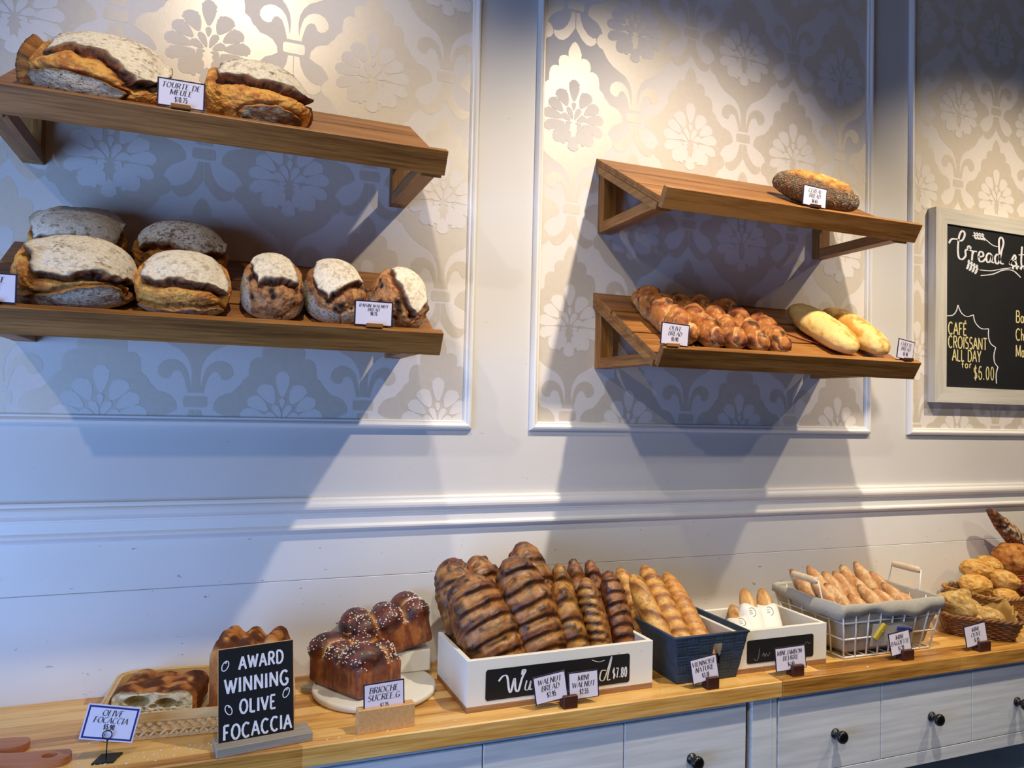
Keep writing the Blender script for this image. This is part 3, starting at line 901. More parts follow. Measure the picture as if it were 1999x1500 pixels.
# ------------------------------------------------------------------ AWARD WINNING chalk sign
root = empty('chalk_sign', (.100, -.352, TZ), 'small black chalk sign AWARD WINNING OLIVE FOCACCIA standing in a grey wooden foot', 'chalk sign')
root.rotation_euler = (0, 0, rad(7))
mb = MB(); mb.box((0, -.016, .0085), (.178, .026, .017), .001); mb.box((0, .014, .0085), (.178, .028, .017), .001); mb.box((0, 0, .003), (.177, .02, .006), 0)
mb.build('foot', M['greywood'], root)
T = rotT(rad(-7), rad(-1.0), 0, (-.012, -.0015, .0065))
W_, H_ = .142, .182
mb = MB(); mb.mi = 1; mb.box((0, .0015, H_ / 2), (W_, .003, H_), .0004, T); mb.mi = 0
mb.add([(-W_ / 2 + .0008, -.0003, .001), (W_ / 2 - .0008, -.0003, .001), (W_ / 2 - .0008, -.0003, H_ - .001), (-W_ / 2 + .0008, -.0003, H_ - .001)], [(0, 1, 2, 3)], T)
bd = mb.build('board', [M['chalkb'], M['beech']], root)
tx = MB(); pl = lambda x, z: T @ Vector((x, -.0009, z))
write(tx, 'AWARD', .009, .140, .024, pl, 'chalk', sx=.74, gap=.16, weight=1.12, jig=.03)
write(tx, 'WINNING', .001, .098, .027, pl, 'chalk', sx=.78, gap=.16, weight=1.08, jig=.03)
write(tx, 'OLIVE', .002, .057, .025, pl, 'chalk', sx=.72, gap=.16, weight=1.08, jig=.03)
write(tx, 'FOCACCIA', .002, .014, .026, pl, 'chalk', sx=.74, gap=.15, weight=1.05, jig=.04)
for ox, oz, an in ((-.058, .150, -25), (-.052, .068, 25), (.056, .082, -25)):
    a = rad(an)
    def el(rx, rz, dx=0, dz=0):
        return [(ox + dx + rx * math.cos(t) * math.cos(a) - rz * math.sin(t) * math.sin(a), oz + dz + rx * math.cos(t) * math.sin(a) + rz * math.sin(t) * math.cos(a)) for t in np.linspace(0, 2 * math.pi, 22)]
    ribbon(tx, el(.0055, .0095), lambda *k: .0009, pl); ribbon(tx, el(.0014, .0014, .001, .006), lambda *k: .0006, pl)
tx.build('chalk_lettering', M['chalk'], bd)

# ------------------------------------------------------------------ framed chalkboard on the wall
bx0, bz0, bz1 = 2.287, Z0 + .053, Z0 + .731
bw, bh = 1.05, bz1 - bz0
root = empty('menu_board', (bx0 + bw / 2, 0, bz0), 'framed black chalkboard with chalk writing bread stories, on the right wall panel', 'chalkboard')
fw, fd = .054, .031
def fr(name, poly):
    mb = MB(); mb.prism(poly, -.003 - fd, -.003, 1); return mb
hw = bw / 2
mb = MB(); mb.prism([(-hw, 0), (-hw + fw, fw), (-hw + fw, bh - fw), (-hw, bh)], -.003 - fd, -.003, 1)
mb.build('frame_stile', M['frame_v'], root)
mb = MB(); mb.prism([(hw, 0), (hw, bh), (hw - fw, bh - fw), (hw - fw, fw)], -.003 - fd, -.003, 1)
mb.build('frame_stile', M['frame_v'], root)
mb = MB(); mb.prism([(-hw, 0), (hw, 0), (hw - fw, fw), (-hw + fw, fw)], -.003 - fd, -.003, 1)
o = mb.build('frame_rail', M['frame'], root)
mb = MB(); mb.prism([(-hw, bh), (-hw + fw, bh - fw), (hw - fw, bh - fw), (hw, bh)], -.003 - fd, -.003, 1)
o = mb.build('frame_rail', M['frame'], root)
mb = MB(); mb.box((0, -.024, bh / 2), (bw - 2 * fw + .004, .008, bh - 2 * fw + .004), 0)
bd = mb.build('slate_panel', M['chalkb'], root)
tx = MB(); tw = MB()
X0 = -hw + fw; ZT_ = bh - fw                 # inner top-left corner
pl = lambda x, z: Vector((X0 + x + .004, -.0286, ZT_ + z))
def hand(mbx, pts, w=.0035, n=8, fx=1.05, fz=.78):
    pts = [(x * fx, z * fz) for x, z in pts]
    ribbon(mbx, smooth_path(pts, n), lambda dx, dy, i, k: w * (.55 + .6 * abs(dy)), pl)
# "bread sto" in looped script  (metres from the slate's top-left corner)
hand(tx, [(.010, -.085), (.022, -.066), (.045, -.062), (.068, -.066), (.082, -.045), (.082, -.026), (.070, -.022), (.058, -.045), (.052, -.10), (.056, -.142), (.072, -.150), (.088, -.132), (.088, -.108), (.104, -.100), (.112, -.092), (.104, -.086), (.098, -.094), (.112, -.104), (.126, -.106)], .0042)
hand(tx, [(.122, -.104), (.118, -.15)], .0042); hand(tx, [(.118, -.13), (.128, -.108), (.142, -.106)], .0035)
hand(tx, [(.148, -.130), (.172, -.122), (.170, -.106), (.156, -.106), (.150, -.126), (.156, -.148), (.172, -.146), (.184, -.132)], .0042)
hand(tx, [(.214, -.112), (.200, -.106), (.188, -.122), (.192, -.146), (.206, -.142), (.216, -.114), (.214, -.142), (.226, -.146)], .0042)
hand(tx, [(.254, -.112), (.240, -.106), (.230, -.124), (.236, -.148), (.250, -.140), (.262, -.09), (.272, -.046), (.262, -.024), (.250, -.04), (.252, -.10), (.258, -.142), (.274, -.146)], .0042)
hand(tx, [(.302, -.146), (.326, -.100), (.334, -.108), (.330, -.124), (.338, -.142), (.322, -.150), (.306, -.138), (.316, -.124), (.338, -.124)], .0042)
hand(tx, [(.366, -.052), (.362, -.13), (.372, -.146), (.384, -.138)], .0042); hand(tx, [(.348, -.094), (.386, -.088)], .0032)
hand(tx, [(.412, -.104), (.396, -.112), (.392, -.134), (.404, -.148), (.418, -.136), (.416, -.112), (.404, -.104)], .0042)
hand(tx, [(.252, -.070), (.22, -.066), (.19, -.048), (.165, -.032), (.120, -.036)], .0022)
for k in range(4):
    hand(tx, [(.128 + .013 * k, -.037 + .002 * k), (.134 + .013 * k, -.026), (.126 + .013 * k, -.020)], .0042); hand(tx, [(.130 + .013 * k, -.038), (.138 + .013 * k, -.046), (.142 + .013 * k, -.044)], .0042)
hand(tx, [(.155, -.188), (.21, -.186), (.26, -.172), (.31, -.160)], .0022); hand(tx, [(.160, -.214), (.22, -.200), (.27, -.176), (.32, -.172), (.36, -.200)], .0026)
for k in range(4):
    hand(tx, [(.146 - .013 * k, -.190 + .007 * k), (.142 - .013 * k, -.176 + .006 * k), (.146 - .013 * k, -.168 + .006 * k)], .0048); hand(tx, [(.142 - .013 * k, -.190 + .007 * k), (.136 - .013 * k, -.204 + .006 * k), (.130 - .013 * k, -.206 + .006 * k)], .0048)
for k in range(4): hand(tx, [(.318 + .02 * k, -.164 + .001 * k), (.324 + .02 * k, -.150), (.334 + .018 * k, -.150)], .005)
# scalloped speech cloud
K = dict(fx=1, fz=1)
hand(tx, [(.0, -.322), (.030, -.318), (.048, -.302), (.056, -.28)], .0022, **K); hand(tx, [(.056, -.28), (.072, -.306), (.100, -.318), (.133, -.31)], .0022, **K)
hand(tx, [(.133, -.31), (.142, -.336), (.172, -.356), (.21, -.355)], .0022, **K); hand(tx, [(.21, -.355), (.210, -.385), (.222, -.408), (.247, -.42)], .0022, **K)
hand(tx, [(.247, -.42), (.238, -.448), (.242, -.475), (.259, -.49)], .0022, **K); hand(tx, [(.259, -.49), (.250, -.515), (.251, -.55)], .0022, **K)
def fit(txt, x, y, h, w, wt=.8):
    write(tw, txt, x, y, h, pl, 'chalk', sx=w / text_width(txt, h, 1, .14), gap=.14 * w / text_width(txt, h, 1, .14), weight=wt, align='l')
fit('CAFÉ', .010, -.385, .042, .090); fit('CROISSANT', .010, -.432, .041, .192); fit('ALL DAY', .030, -.477, .040, .142)
fit('for', .075, -.500, .026, .050, .95); fit('$6.00', .135, -.538, .046, .104, .62)
fit('Bagu', .352, -.322, .042, .086); fit('Chou', .352, -.388, .042, .086); fit('Made', .352, -.448, .042, .086)
tx.build('chalk_drawing', M['chalk'], bd); tw.build('chalk_lettering', M['chalky'], bd)
# ------------------------------------------------------------------ bread
def cubesphere(n):
    V = {}; P = []; F = []
    def vid(p):
        k = tuple(np.round(p, 6))
        if k not in V: V[k] = len(P); P.append(p)
        return V[k]
    tt = np.tan(np.linspace(-math.pi / 4, math.pi / 4, n + 1))
    for ax in range(3):
        for sg in (-1, 1):
            g = np.empty((n + 1, n + 1), int)
            for i in range(n + 1):
                for j in range(n + 1):
                    p = [0, 0, 0]; p[ax] = sg; p[(ax + 1) % 3] = tt[i] * sg; p[(ax + 2) % 3] = tt[j]
                    g[i, j] = vid(np.array(p, float))
            for i in range(n):
                for j in range(n): F.append((g[i, j], g[i + 1, j], g[i + 1, j + 1], g[i, j + 1]))
    P = np.array(P); P /= np.linalg.norm(P, axis=1)[:, None]
    return P, F


_CS = {}
def CS(n):
    if n not in _CS: _CS[n] = cubesphere(n)
    return _CS[n]


def poly_sd(p, q, poly):
    """signed distance to a polygon (negative inside), vectorised"""
    poly = np.array(poly, float); n = len(poly)
    d = np.full(len(p), 1e9); inside = np.zeros(len(p), bool)
    for i in range(n):
        a = poly[i]; b = poly[(i + 1) % n]; e = b - a
        wx, wy = p - a[0], q - a[1]
        t = np.clip((wx * e[0] + wy * e[1]) / (e @ e), 0, 1)
        d = np.minimum(d, (wx - t * e[0]) ** 2 + (wy - t * e[1]) ** 2)
        c = (a[1] > q) != (b[1] > q)
        with np.errstate(divide='ignore', invalid='ignore'):
            x = (b[0] - a[0]) * (q - a[1]) / (b[1] - a[1] + 1e-12) + a[0]
        inside ^= c & (p < x)
    d = np.sqrt(d); d[inside] *= -1
    return d


FLOUR, FLOURD = np.array(lin('f5ead4')), np.array(lin('b29e84'))
CRUST, CRUSTD = np.array(lin('6f4326')), np.array(lin('2e1a12'))
TORN, TORND = np.array(lin('eeb055')), np.array(lin('b0622a'))


def k0(pt): return pt.get('kind', 'flour')


def country_loaf(name, seed, dims, patches, parent=None, n=64, e=2.25, torn=TORN, tornd=TORND, raisins=0, wob=.07, wedge=.10):
    """big floury loaf: crusty flaps (patches in polar map coordinates, -q is the front) over torn golden crumb"""
    D, F = CS(n)
    dims = np.array(dims)
    r = (np.abs(D) ** e).sum(1) ** (-1 / e)
    P = D * r[:, None] * dims
    N = P / dims ** 2; N /= np.linalg.norm(N, axis=1)[:, None]
    th = np.arccos(np.clip(D[:, 2], -1, 1)) / (math.pi / 2)
    ph = np.arctan2(D[:, 1], D[:, 0])
    p, q = th * np.cos(ph), th * np.sin(ph)
    w1 = fbm(D, 3.0, seed, 3) * wob * 1.2; w2 = fbm(D, 3.0, seed + 50, 3) * wob * 1.2
    w1 += fbm(D, 10, seed + 3, 2) * wob * .12; w2 += fbm(D, 10, seed + 9, 2) * wob * .12
    size = dims.mean()
    fine = fbm(D, 11, seed + 5, 5); mid = fbm(D, 4.5, seed + 6, 4)
    ridg = 1 - 2 * np.abs(fbm(D * np.array([1, .45, 1]), 9, seed + 8, 3))
    disp = size * (.035 * mid + .022 * ridg + .026 * fine)
    # torn crumb colour
    col = mixc(np.tile(torn, (len(P), 1)), tornd, ss(-.25, .55, mid * .7 + ridg * .35 - .2 + fine * .5))
    col = mixc(col, np.array(lin('e2b069')), ss(.25, .7, fine + .25 * mid) * .6)
    covered = np.zeros(len(P)); wallm = np.zeros(len(P))
    for pt in patches:
        sd = poly_sd(p + w1, q + w2, pt['poly'])
        m = ss(.034, -.02, sd); mc = ss(.006, -.02, sd)
        lift = pt.get('lift', .05) * size
        curl = pt.get('curl', .6)
        ed = np.ones(len(P))
        if 'ear' in pt:                       # only the edge facing this map direction curls up
            a = rad(pt['ear']); cx, cy = np.mean(pt['poly'], axis=0)
            dd = (p - cx) * math.cos(a) + (q - cy) * math.sin(a)
            ed = ss(-.12, .22, dd) * 1.5
        disp = disp * (1 - m * .75) + m * lift * (1 + curl * np.exp(-(np.minimum(sd, 0) / .075) ** 2) * ed * 1.6)
        disp -= size * pt.get('cut', .05) * np.exp(-((sd - .045) / .038) ** 2) * (1 - m)
        disp += size * .05 * np.exp(-((sd - .2) / .09) ** 2) * (1 - m) * (k0(pt) == 'flour')
        k = pt.get('kind', 'flour')
        if k == 'flour':
            c = mixc(np.tile(FLOUR, (len(P), 1)), FLOURD, ss(.05, .5, fine * 1.1 + mid * .6) * .55)
            c = mixc(c, CRUST, ss(.28, .6, fbm(D, 20, seed + 31, 4) + .35 * mid + pt.get('worn', 0)) * .8)
        elif k == 'bare':
            c = mixc(np.tile(np.array(lin('b9702f')), (len(P), 1)), CRUST, ss(.0, .5, fine + .4 * mid) * .8)
        else:                                 # thin flour crackled over dark crust
            cr = np.abs(fbm(D * np.array([1.0, 1.0, 1.5]), 13, seed + 41, 4))
            c = mixc(np.tile(CRUST, (len(P), 1)), CRUSTD, ss(.0, .5, mid + .2))
            c = mixc(c, np.array(lin('d2c6b0')), ss(.015, .08, cr) * ss(-.6, .2, mid + .3 * fine + pt.get('worn', .3)) * .92)
        c = mixc(c, CRUSTD, np.exp(-((sd + .012) / .022) ** 2) * .85 * pt.get('burn', 1))
        wall_ = np.exp(-((sd - .035) / .05) ** 2)
        col = mixc(col, np.array(lin('6a3a1e')), wall_ * .75 * pt.get('burn', 1))
        col = mixc(col, c, mc)
        covered = np.maximum(covered, m); wallm = np.maximum(wallm * (1 - mc), np.exp(-((sd - .02) / .03) ** 2) * pt.get('burn', 1) * (k == 'flour') * (1 - mc))
    if raisins:
        rg = np.random.RandomState(seed)
        for k in range(raisins):
            v = rg.normal(size=3); v[2] = abs(v[2]); v[1] = -abs(v[1]); v /= np.linalg.norm(v)
            d = np.linalg.norm(D - v, axis=1)
            g = np.exp(-(d / rg.uniform(.06, .13)) ** 2) * (1 - covered)
            disp += g * size * .07 * rg.choice([1, -.8]); col = mixc(col, np.array(lin('2a1410')), np.clip(g * 1.4, 0, 1))
    P = P + N * disp[:, None]
    t1, t2 = fbm(P * np.array([1, 1, 1.6]), 70, seed + 60, 4), fbm(P, 190, seed + 61, 3)
    P = P + N * (wallm * (.0022 * t1 + .0012 * t2))[:, None]
    wc = mixc(np.tile(np.array(lin('7a4523')), (len(P), 1)), CRUSTD, ss(-.05, .4, t1)); wc = mixc(wc, tornd, ss(.05, .45, -t1 + .5 * t2))
    col = mixc(col, wc, np.clip(wallm * 1.3, 0, 1))
    low = P[:, 2] < 0
    base = dims[2] * .62
    P[low, 2] = -base * (1 - np.exp(P[low, 2] / base * 1.35)) * 1.0
    P[:, 2] -= P[:, 2].min() * .96
    P[:, 2] *= 1 + wedge * np.clip(P[:, 1] / dims[1], -1, 1)
    P[:, 2] = np.maximum(P[:, 2], 0)
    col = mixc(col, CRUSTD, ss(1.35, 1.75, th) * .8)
    return mk(name, P, F, M['bread'], parent, col)


def PG(cx, cy, rx, ry, n=7, rot=0, seed=0, j=.16):
    rg = random.Random(seed)
    return [(cx + rx * (1 + rg.uniform(-j, j)) * math.cos(a) * math.cos(rot) - ry * (1 + rg.uniform(-j, j)) * math.sin(a) * math.sin(rot),
             cy + rx * math.cos(a) * math.sin(rot) + ry * (1 + rg.uniform(-j, j)) * math.sin(a) * math.cos(rot)) for a in [2 * math.pi * k / n for k in range(n)]]


G1 = 'floury country loaves on the upper left shelf'; G2 = 'floury country loaves on the lower left shelf'
# upper shelf: wide torn loaf with a dusty front flap
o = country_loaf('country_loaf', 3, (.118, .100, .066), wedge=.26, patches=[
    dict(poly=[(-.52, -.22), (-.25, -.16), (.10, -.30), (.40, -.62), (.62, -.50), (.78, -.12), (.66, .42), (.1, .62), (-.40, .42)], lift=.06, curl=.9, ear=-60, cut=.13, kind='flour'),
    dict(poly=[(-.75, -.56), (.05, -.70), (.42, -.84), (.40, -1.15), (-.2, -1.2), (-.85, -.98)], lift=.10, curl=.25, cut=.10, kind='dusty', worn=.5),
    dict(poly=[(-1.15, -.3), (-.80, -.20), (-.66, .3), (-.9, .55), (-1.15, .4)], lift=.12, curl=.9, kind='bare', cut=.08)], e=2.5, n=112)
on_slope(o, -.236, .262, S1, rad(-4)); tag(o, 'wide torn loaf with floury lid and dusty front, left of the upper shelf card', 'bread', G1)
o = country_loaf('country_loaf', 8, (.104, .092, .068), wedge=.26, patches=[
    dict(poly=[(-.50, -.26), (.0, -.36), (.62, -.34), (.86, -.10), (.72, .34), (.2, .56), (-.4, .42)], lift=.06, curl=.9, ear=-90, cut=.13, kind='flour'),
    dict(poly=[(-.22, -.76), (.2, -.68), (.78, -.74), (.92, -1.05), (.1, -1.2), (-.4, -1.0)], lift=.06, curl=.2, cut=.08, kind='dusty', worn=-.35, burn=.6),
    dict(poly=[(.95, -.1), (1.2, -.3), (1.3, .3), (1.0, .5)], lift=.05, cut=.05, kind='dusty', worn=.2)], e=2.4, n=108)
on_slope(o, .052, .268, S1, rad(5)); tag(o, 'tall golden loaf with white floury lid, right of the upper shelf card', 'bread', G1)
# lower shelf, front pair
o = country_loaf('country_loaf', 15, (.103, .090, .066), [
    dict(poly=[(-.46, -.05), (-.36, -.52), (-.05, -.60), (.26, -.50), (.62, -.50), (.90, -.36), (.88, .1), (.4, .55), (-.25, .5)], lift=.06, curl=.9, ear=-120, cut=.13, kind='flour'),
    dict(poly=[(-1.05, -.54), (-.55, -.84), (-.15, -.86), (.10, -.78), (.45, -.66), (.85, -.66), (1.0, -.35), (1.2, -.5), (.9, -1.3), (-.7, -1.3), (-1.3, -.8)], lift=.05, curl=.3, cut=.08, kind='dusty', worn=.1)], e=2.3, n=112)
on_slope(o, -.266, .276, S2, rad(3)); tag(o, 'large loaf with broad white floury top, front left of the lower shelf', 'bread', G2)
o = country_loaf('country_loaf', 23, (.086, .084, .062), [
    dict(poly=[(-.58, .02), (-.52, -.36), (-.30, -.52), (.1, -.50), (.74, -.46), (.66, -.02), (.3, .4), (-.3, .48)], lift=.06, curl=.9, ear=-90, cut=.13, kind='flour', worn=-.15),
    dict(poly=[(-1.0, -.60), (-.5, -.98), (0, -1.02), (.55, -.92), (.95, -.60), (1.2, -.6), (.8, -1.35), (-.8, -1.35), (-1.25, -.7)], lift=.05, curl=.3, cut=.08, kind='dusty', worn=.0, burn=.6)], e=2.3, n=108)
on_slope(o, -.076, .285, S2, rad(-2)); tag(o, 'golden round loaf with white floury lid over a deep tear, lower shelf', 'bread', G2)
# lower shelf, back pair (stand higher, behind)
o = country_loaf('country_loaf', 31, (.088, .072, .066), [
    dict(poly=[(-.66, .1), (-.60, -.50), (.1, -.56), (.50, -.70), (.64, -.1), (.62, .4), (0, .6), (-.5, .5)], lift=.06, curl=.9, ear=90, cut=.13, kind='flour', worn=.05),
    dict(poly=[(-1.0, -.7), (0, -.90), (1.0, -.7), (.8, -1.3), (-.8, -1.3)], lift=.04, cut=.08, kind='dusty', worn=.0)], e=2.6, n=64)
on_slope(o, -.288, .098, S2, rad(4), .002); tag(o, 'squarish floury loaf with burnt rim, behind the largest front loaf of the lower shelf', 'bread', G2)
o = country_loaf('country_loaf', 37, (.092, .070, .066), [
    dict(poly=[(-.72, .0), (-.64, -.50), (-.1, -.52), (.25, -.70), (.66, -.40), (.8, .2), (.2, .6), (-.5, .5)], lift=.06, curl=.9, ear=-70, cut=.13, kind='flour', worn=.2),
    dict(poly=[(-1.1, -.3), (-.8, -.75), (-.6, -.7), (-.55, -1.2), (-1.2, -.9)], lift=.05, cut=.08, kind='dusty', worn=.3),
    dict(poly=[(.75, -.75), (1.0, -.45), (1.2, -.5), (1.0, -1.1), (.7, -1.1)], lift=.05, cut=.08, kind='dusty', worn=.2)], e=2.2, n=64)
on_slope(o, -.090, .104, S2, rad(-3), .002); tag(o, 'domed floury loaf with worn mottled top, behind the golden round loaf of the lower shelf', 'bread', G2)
# raisin walnut loaves
RT_, RTD = np.array(lin('c9925e')), np.array(lin('7c4428'))
def raisin(seed, x, rz, top, sides, label, s=.275):
    pts = [dict(poly=top, lift=.10, curl=.3, ear=-90, cut=.10, kind='flour', worn=-.25, burn=.8)]
    for sp in sides: pts.append(dict(poly=sp, lift=.03, curl=.1, cut=.03, kind='dusty', worn=.75, burn=.15))
    o = country_loaf('raisin_walnut_loaf', seed, (.062, .088, .066), pts, None, 64, 2.2, RT_, RTD, raisins=18)
    on_slope(o, x, s, S2, rz); tag(o, label, 'bread', 'raisin walnut loaves on the lower left shelf')


SL_ = [(-.62, .2), (-.62, -.55), (-.72, -.95), (-.2, -1.12), (.3, -1.12), (.3, -1.45), (-.8, -1.4), (-1.5, -.5), (-1.2, .6)]
SR_ = [(.72, .2), (.72, -.65), (.35, -1.1), (.3, -1.45), (.9, -1.3), (1.5, -.4), (1.2, .6)]
raisin(44, .095, 0.0, [(-.42, -.05), (-.30, -.42), (.46, -.40), (.36, .2), (-.1, .5), (-.45, .3)], [SL_, SR_], 'raisin loaf with wide torn front and small floury cap, leftmost of the three')
raisin(52, .222, 0.05, [(-.52, .0), (-.40, -.45), (-.26, -.66), (.25, -.36), (.52, -.22), (.4, .35), (-.3, .5)], [[(-.7, .2), (-.62, -.75), (.0, -1.05), (0, -1.45), (-1.0, -1.2), (-1.4, -.2), (-1.1, .6)], [(.02, -1.02), (.45, -.72), (.95, -.46), (1.3, -.3), (1.0, -1.2), (.1, -1.45)]], 'raisin loaf with bright white triangular floury cap, middle of the three')
raisin(61, .358, -0.15, [(-.1, -.2), (.22, -.62), (.42, -.72), (.62, -.35), (.6, .2), (.1, .45), (-.2, .2)], [[(-.85, .1), (-.55, -.55), (-.1, -1.0), (.1, -1.45), (-1.0, -1.2), (-1.4, -.2), (-1.2, .6)], [(.5, -.95), (.85, -.55), (1.3, -.3), (1.1, -1.2), (.4, -1.45)]], 'raisin loaf with a floury flap down its right side, next to the raisin walnut card', s=.288)


# ---- long loaves
def capsule(name, L, rx, rz, mat, dispf, colf, nt=110, nth=64, k=2.2, taper=None, bend=0, parent=None, flat=.7, sq=2.0):
    """loaf along local Y (from -L/2 to L/2), crown facing +Z; dispf/colf get t (0..1), th (angle, pi/2 = crown), positions"""
    u = np.linspace(0.0, 1, nt); t = .5 - .5 * np.cos(np.pi * np.clip(u, .004, .996))
    rho = np.clip(1 - np.abs(2 * t - 1) ** k, 0, 1) ** .5
    if taper is not None: rho = rho * taper(t)
    th = np.linspace(0, 2 * np.pi, nth, endpoint=False)
    T, TH = np.meshgrid(t, th, indexing='ij'); R = np.repeat(rho[:, None], nth, 1)
    T, TH, R = T.ravel(), TH.ravel(), R.ravel()
    c, s_ = np.cos(TH), np.sin(TH)
    cs = (np.abs(c) ** sq + np.abs(s_) ** sq) ** (-1 / sq)
    x = rx * R * c * cs; z = rz * R * s_ * cs; z = np.where(z < 0, z * flat, z)
    y = (T - .5) * L
    P = np.stack([x, y, z], 1)
    dR = np.gradient(rho, t); DR = np.repeat(dR[:, None], nth, 1).ravel()
    N = np.stack([c / rx, -DR / L * .5 / max(rx, 1e-6) * rx / rx, s_ / rz], 1)
    N = np.stack([c / rx, np.clip(-DR / L, -60, 60), s_ / rz], 1)
    N /= np.linalg.norm(N, axis=1)[:, None]
    d = dispf(T, TH, P) * np.minimum(1, R * 2.2)
    P = P + N * d[:, None]
    if bend: P[:, 2] += bend * ((2 * T - 1) ** 2)
    col = colf(T, TH, P, d)
    F = [(i * nth + j, i * nth + (j + 1) % nth, (i + 1) * nth + (j + 1) % nth, (i + 1) * nth + j) for i in range(nt - 1) for j in range(nth)]
    F = [tuple(reversed(f)) for f in F]
    F.append(tuple(range(nth))); F.append(tuple(reversed(range((nt - 1) * nth, nt * nth))))
    return mk(name, P, F, mat, parent, col)


def place_axis(o, A, B, face=(0, -1, .3)):
    """bottom end of the loaf at A, tip at B, crown towards face"""
    A, B = Vector(A), Vector(B); Y = (B - A).normalized()
    Zv = Vector(face); Zv = (Zv - Y * Zv.dot(Y)).normalized(); X = Y.cross(Zv)
    m = Matrix((X, Y, Zv)).transposed().to_4x4(); m.translation = (A + B) / 2
    o.matrix_world = m
    return o


def slashed(seed, nsl, skew, amp, cols, lump=.004, width=1.12, curve=.5, edge=.14, wal=0, sharp=2.2):
    base, dark, light, mid_ = [np.array(lin(c)) for c in cols]
    st = {}
    def disp(T, TH, P):
        a = (TH - math.pi / 2 + math.pi) % (2 * math.pi) - math.pi       # 0 at the crown
        ph = T * nsl + skew * a / math.pi + curve * (a / 1.6) ** 2 + fbm(P, 14, seed, 2) * .22
        s = ph - np.floor(ph)
        m = ss(width, width * .72, np.abs(a)) * ss(.0, .10, T) * ss(1.0, .9, T)
        prof = ss(0, edge, s) * (1 - ss(.2, 1.0, s) ** .8)
        n = fbm(P, 55, seed + 2, 4); n2 = fbm(P, 22, seed + 4, 3)
        wr = fbm(np.stack([ph * 5.5, a * .9, T * 0 + seed], 1), 1.0, seed + 12, 3)
        st.update(s=s, m=m, n=n, n2=n2, a=a, wr=wr)
        d = amp * m * (prof - .3) + lump * (.5 * n + .5 * n2 + .55 * wr)
        if wal:
            b = np.clip(vnoise(P, 75, seed + 9) - .3, 0, 1); st['b'] = b; d = d + b * wal
        return d
    def col(T, TH, P, d):
        s, m, n, n2 = st['s'], st['m'], st['n'], st['n2']
        c = mixc(np.tile(base, (len(P), 1)), mid_, ss(-.4, .5, n2 + .4 * n))
        c = mixc(c, light, m * ss(.42, .62, s) * ss(1.02, .8, s) * (.75 + .3 * n))
        c = mixc(c, dark, m * np.exp(-((s - edge * .8) / (.09 + .08 * (n2 + .5))) ** 2) * np.clip(.75 + .6 * n, .2, 1))
        c = mixc(c, dark, ss(.12, .55, n + .4 * n2) * .6)
        c = mixc(c, light, ss(.15, .5, -n + .3 * n2) * .35)
        c = mixc(c, dark, ss(.12, .5, -st['wr']) * .55); c = mixc(c, light, ss(.15, .5, st['wr']) * .4)
        if wal: c = mixc(c, dark, np.clip(st['b'] * 2.2, 0, .8))
        return c
    return disp, col


GW = 'walnut loaves standing in the white crate'
def walnut(seed, A, B, rx, rz, label, nsl=7, face=(0, -1, .25), mini=False, cols=None, skew=-.35, n=(120, 76)):
    A = (A[0], A[1], A[2] + TZ); B = (B[0], B[1], B[2] + TZ)
    L = (Vector(B) - Vector(A)).length
    if cols is None: cols = ('70391a', '27100a', 'bb8440', '905a2a')
    d, c = slashed(seed, nsl, skew, .0072 if not mini else .0052, cols, .0060 if not mini else .0045, curve=.75, wal=.008 if not mini else .007)
    o = capsule('walnut_loaf' if not mini else 'mini_walnut_loaf', L, rx, rz, M['glossy'], d, c, n[0], n[1], k=2.6, flat=.8)
    place_axis(o, A, B, face)
    tag(o, label, 'bread', GW if not mini else 'mini walnut loaves standing in the white crate')
    return o


walnut(71, (.655, -.268, .022), (.548, -.192, .262), .074, .056, 'large slashed walnut loaf leaning left, front left corner of the white crate', skew=-.2)
walnut(73, (.760, -.262, .020), (.672, -.185, .300), .068, .056, 'long dark slashed walnut loaf, front row of the crate, second from left', nsl=8)
walnut(79, (.622, -.190, .030), (.535, -.112, .288), .062, .048, 'walnut loaf behind the front left corner loaf of the crate', nsl=5, face=(-.5, -1, .2))
walnut(83, (.665, -.165, .022), (.612, -.098, .290), .058, .045, 'walnut loaf at the crate back, between the two left front loaves', nsl=5, face=(.5, -1, .2))
walnut(89, (.800, -.160, .022), (.738, -.092, .318), .060, .048, 'tallest walnut loaf at the back, its tip above all others', nsl=6, face=(.25, -1, .25))
MC = ('8a5426', '34180b', 'c8943f', 'a06c30')
MC2 = ('6a371a', '260f08', 'a86a32', '844a22')
walnut(91, (.833, -.275, .022), (.793, -.205, .238), .037, .034, 'tan mini walnut loaf with wide slashes, leftmost of the front minis', 5, mini=True, cols=MC, n=(90, 52))
walnut(93, (.902, -.272, .022), (.868, -.205, .243), .033, .032, 'smooth golden mini walnut loaf, middle of the front minis', 11, mini=True, cols=MC, face=(-.9, -.6, .2), n=(90, 52))
walnut(97, (.962, -.268, .022), (.935, -.200, .256), .033, .032, 'dark shiny mini walnut loaf, rightmost of the front minis', 9, mini=True, cols=MC2, n=(90, 52))
walnut(101, (.862, -.185, .022), (.835, -.115, .262), .030, .028, 'mini walnut loaf behind the tan front mini, nutty tip', 6, mini=True, cols=MC, n=(70, 44))
walnut(103, (.905, -.175, .022), (.880, -.108, .270), .028, .027, 'mini walnut loaf with knobbly tip, left one of the rear pair by the wall', 6, mini=True, cols=MC2, n=(70, 44))
walnut(107, (.955, -.175, .022), (.930, -.108, .265), .028, .027, 'mini walnut loaf with knobbly tip, right one of the rear pair by the wall', 6, mini=True, cols=MC2, n=(70, 44))

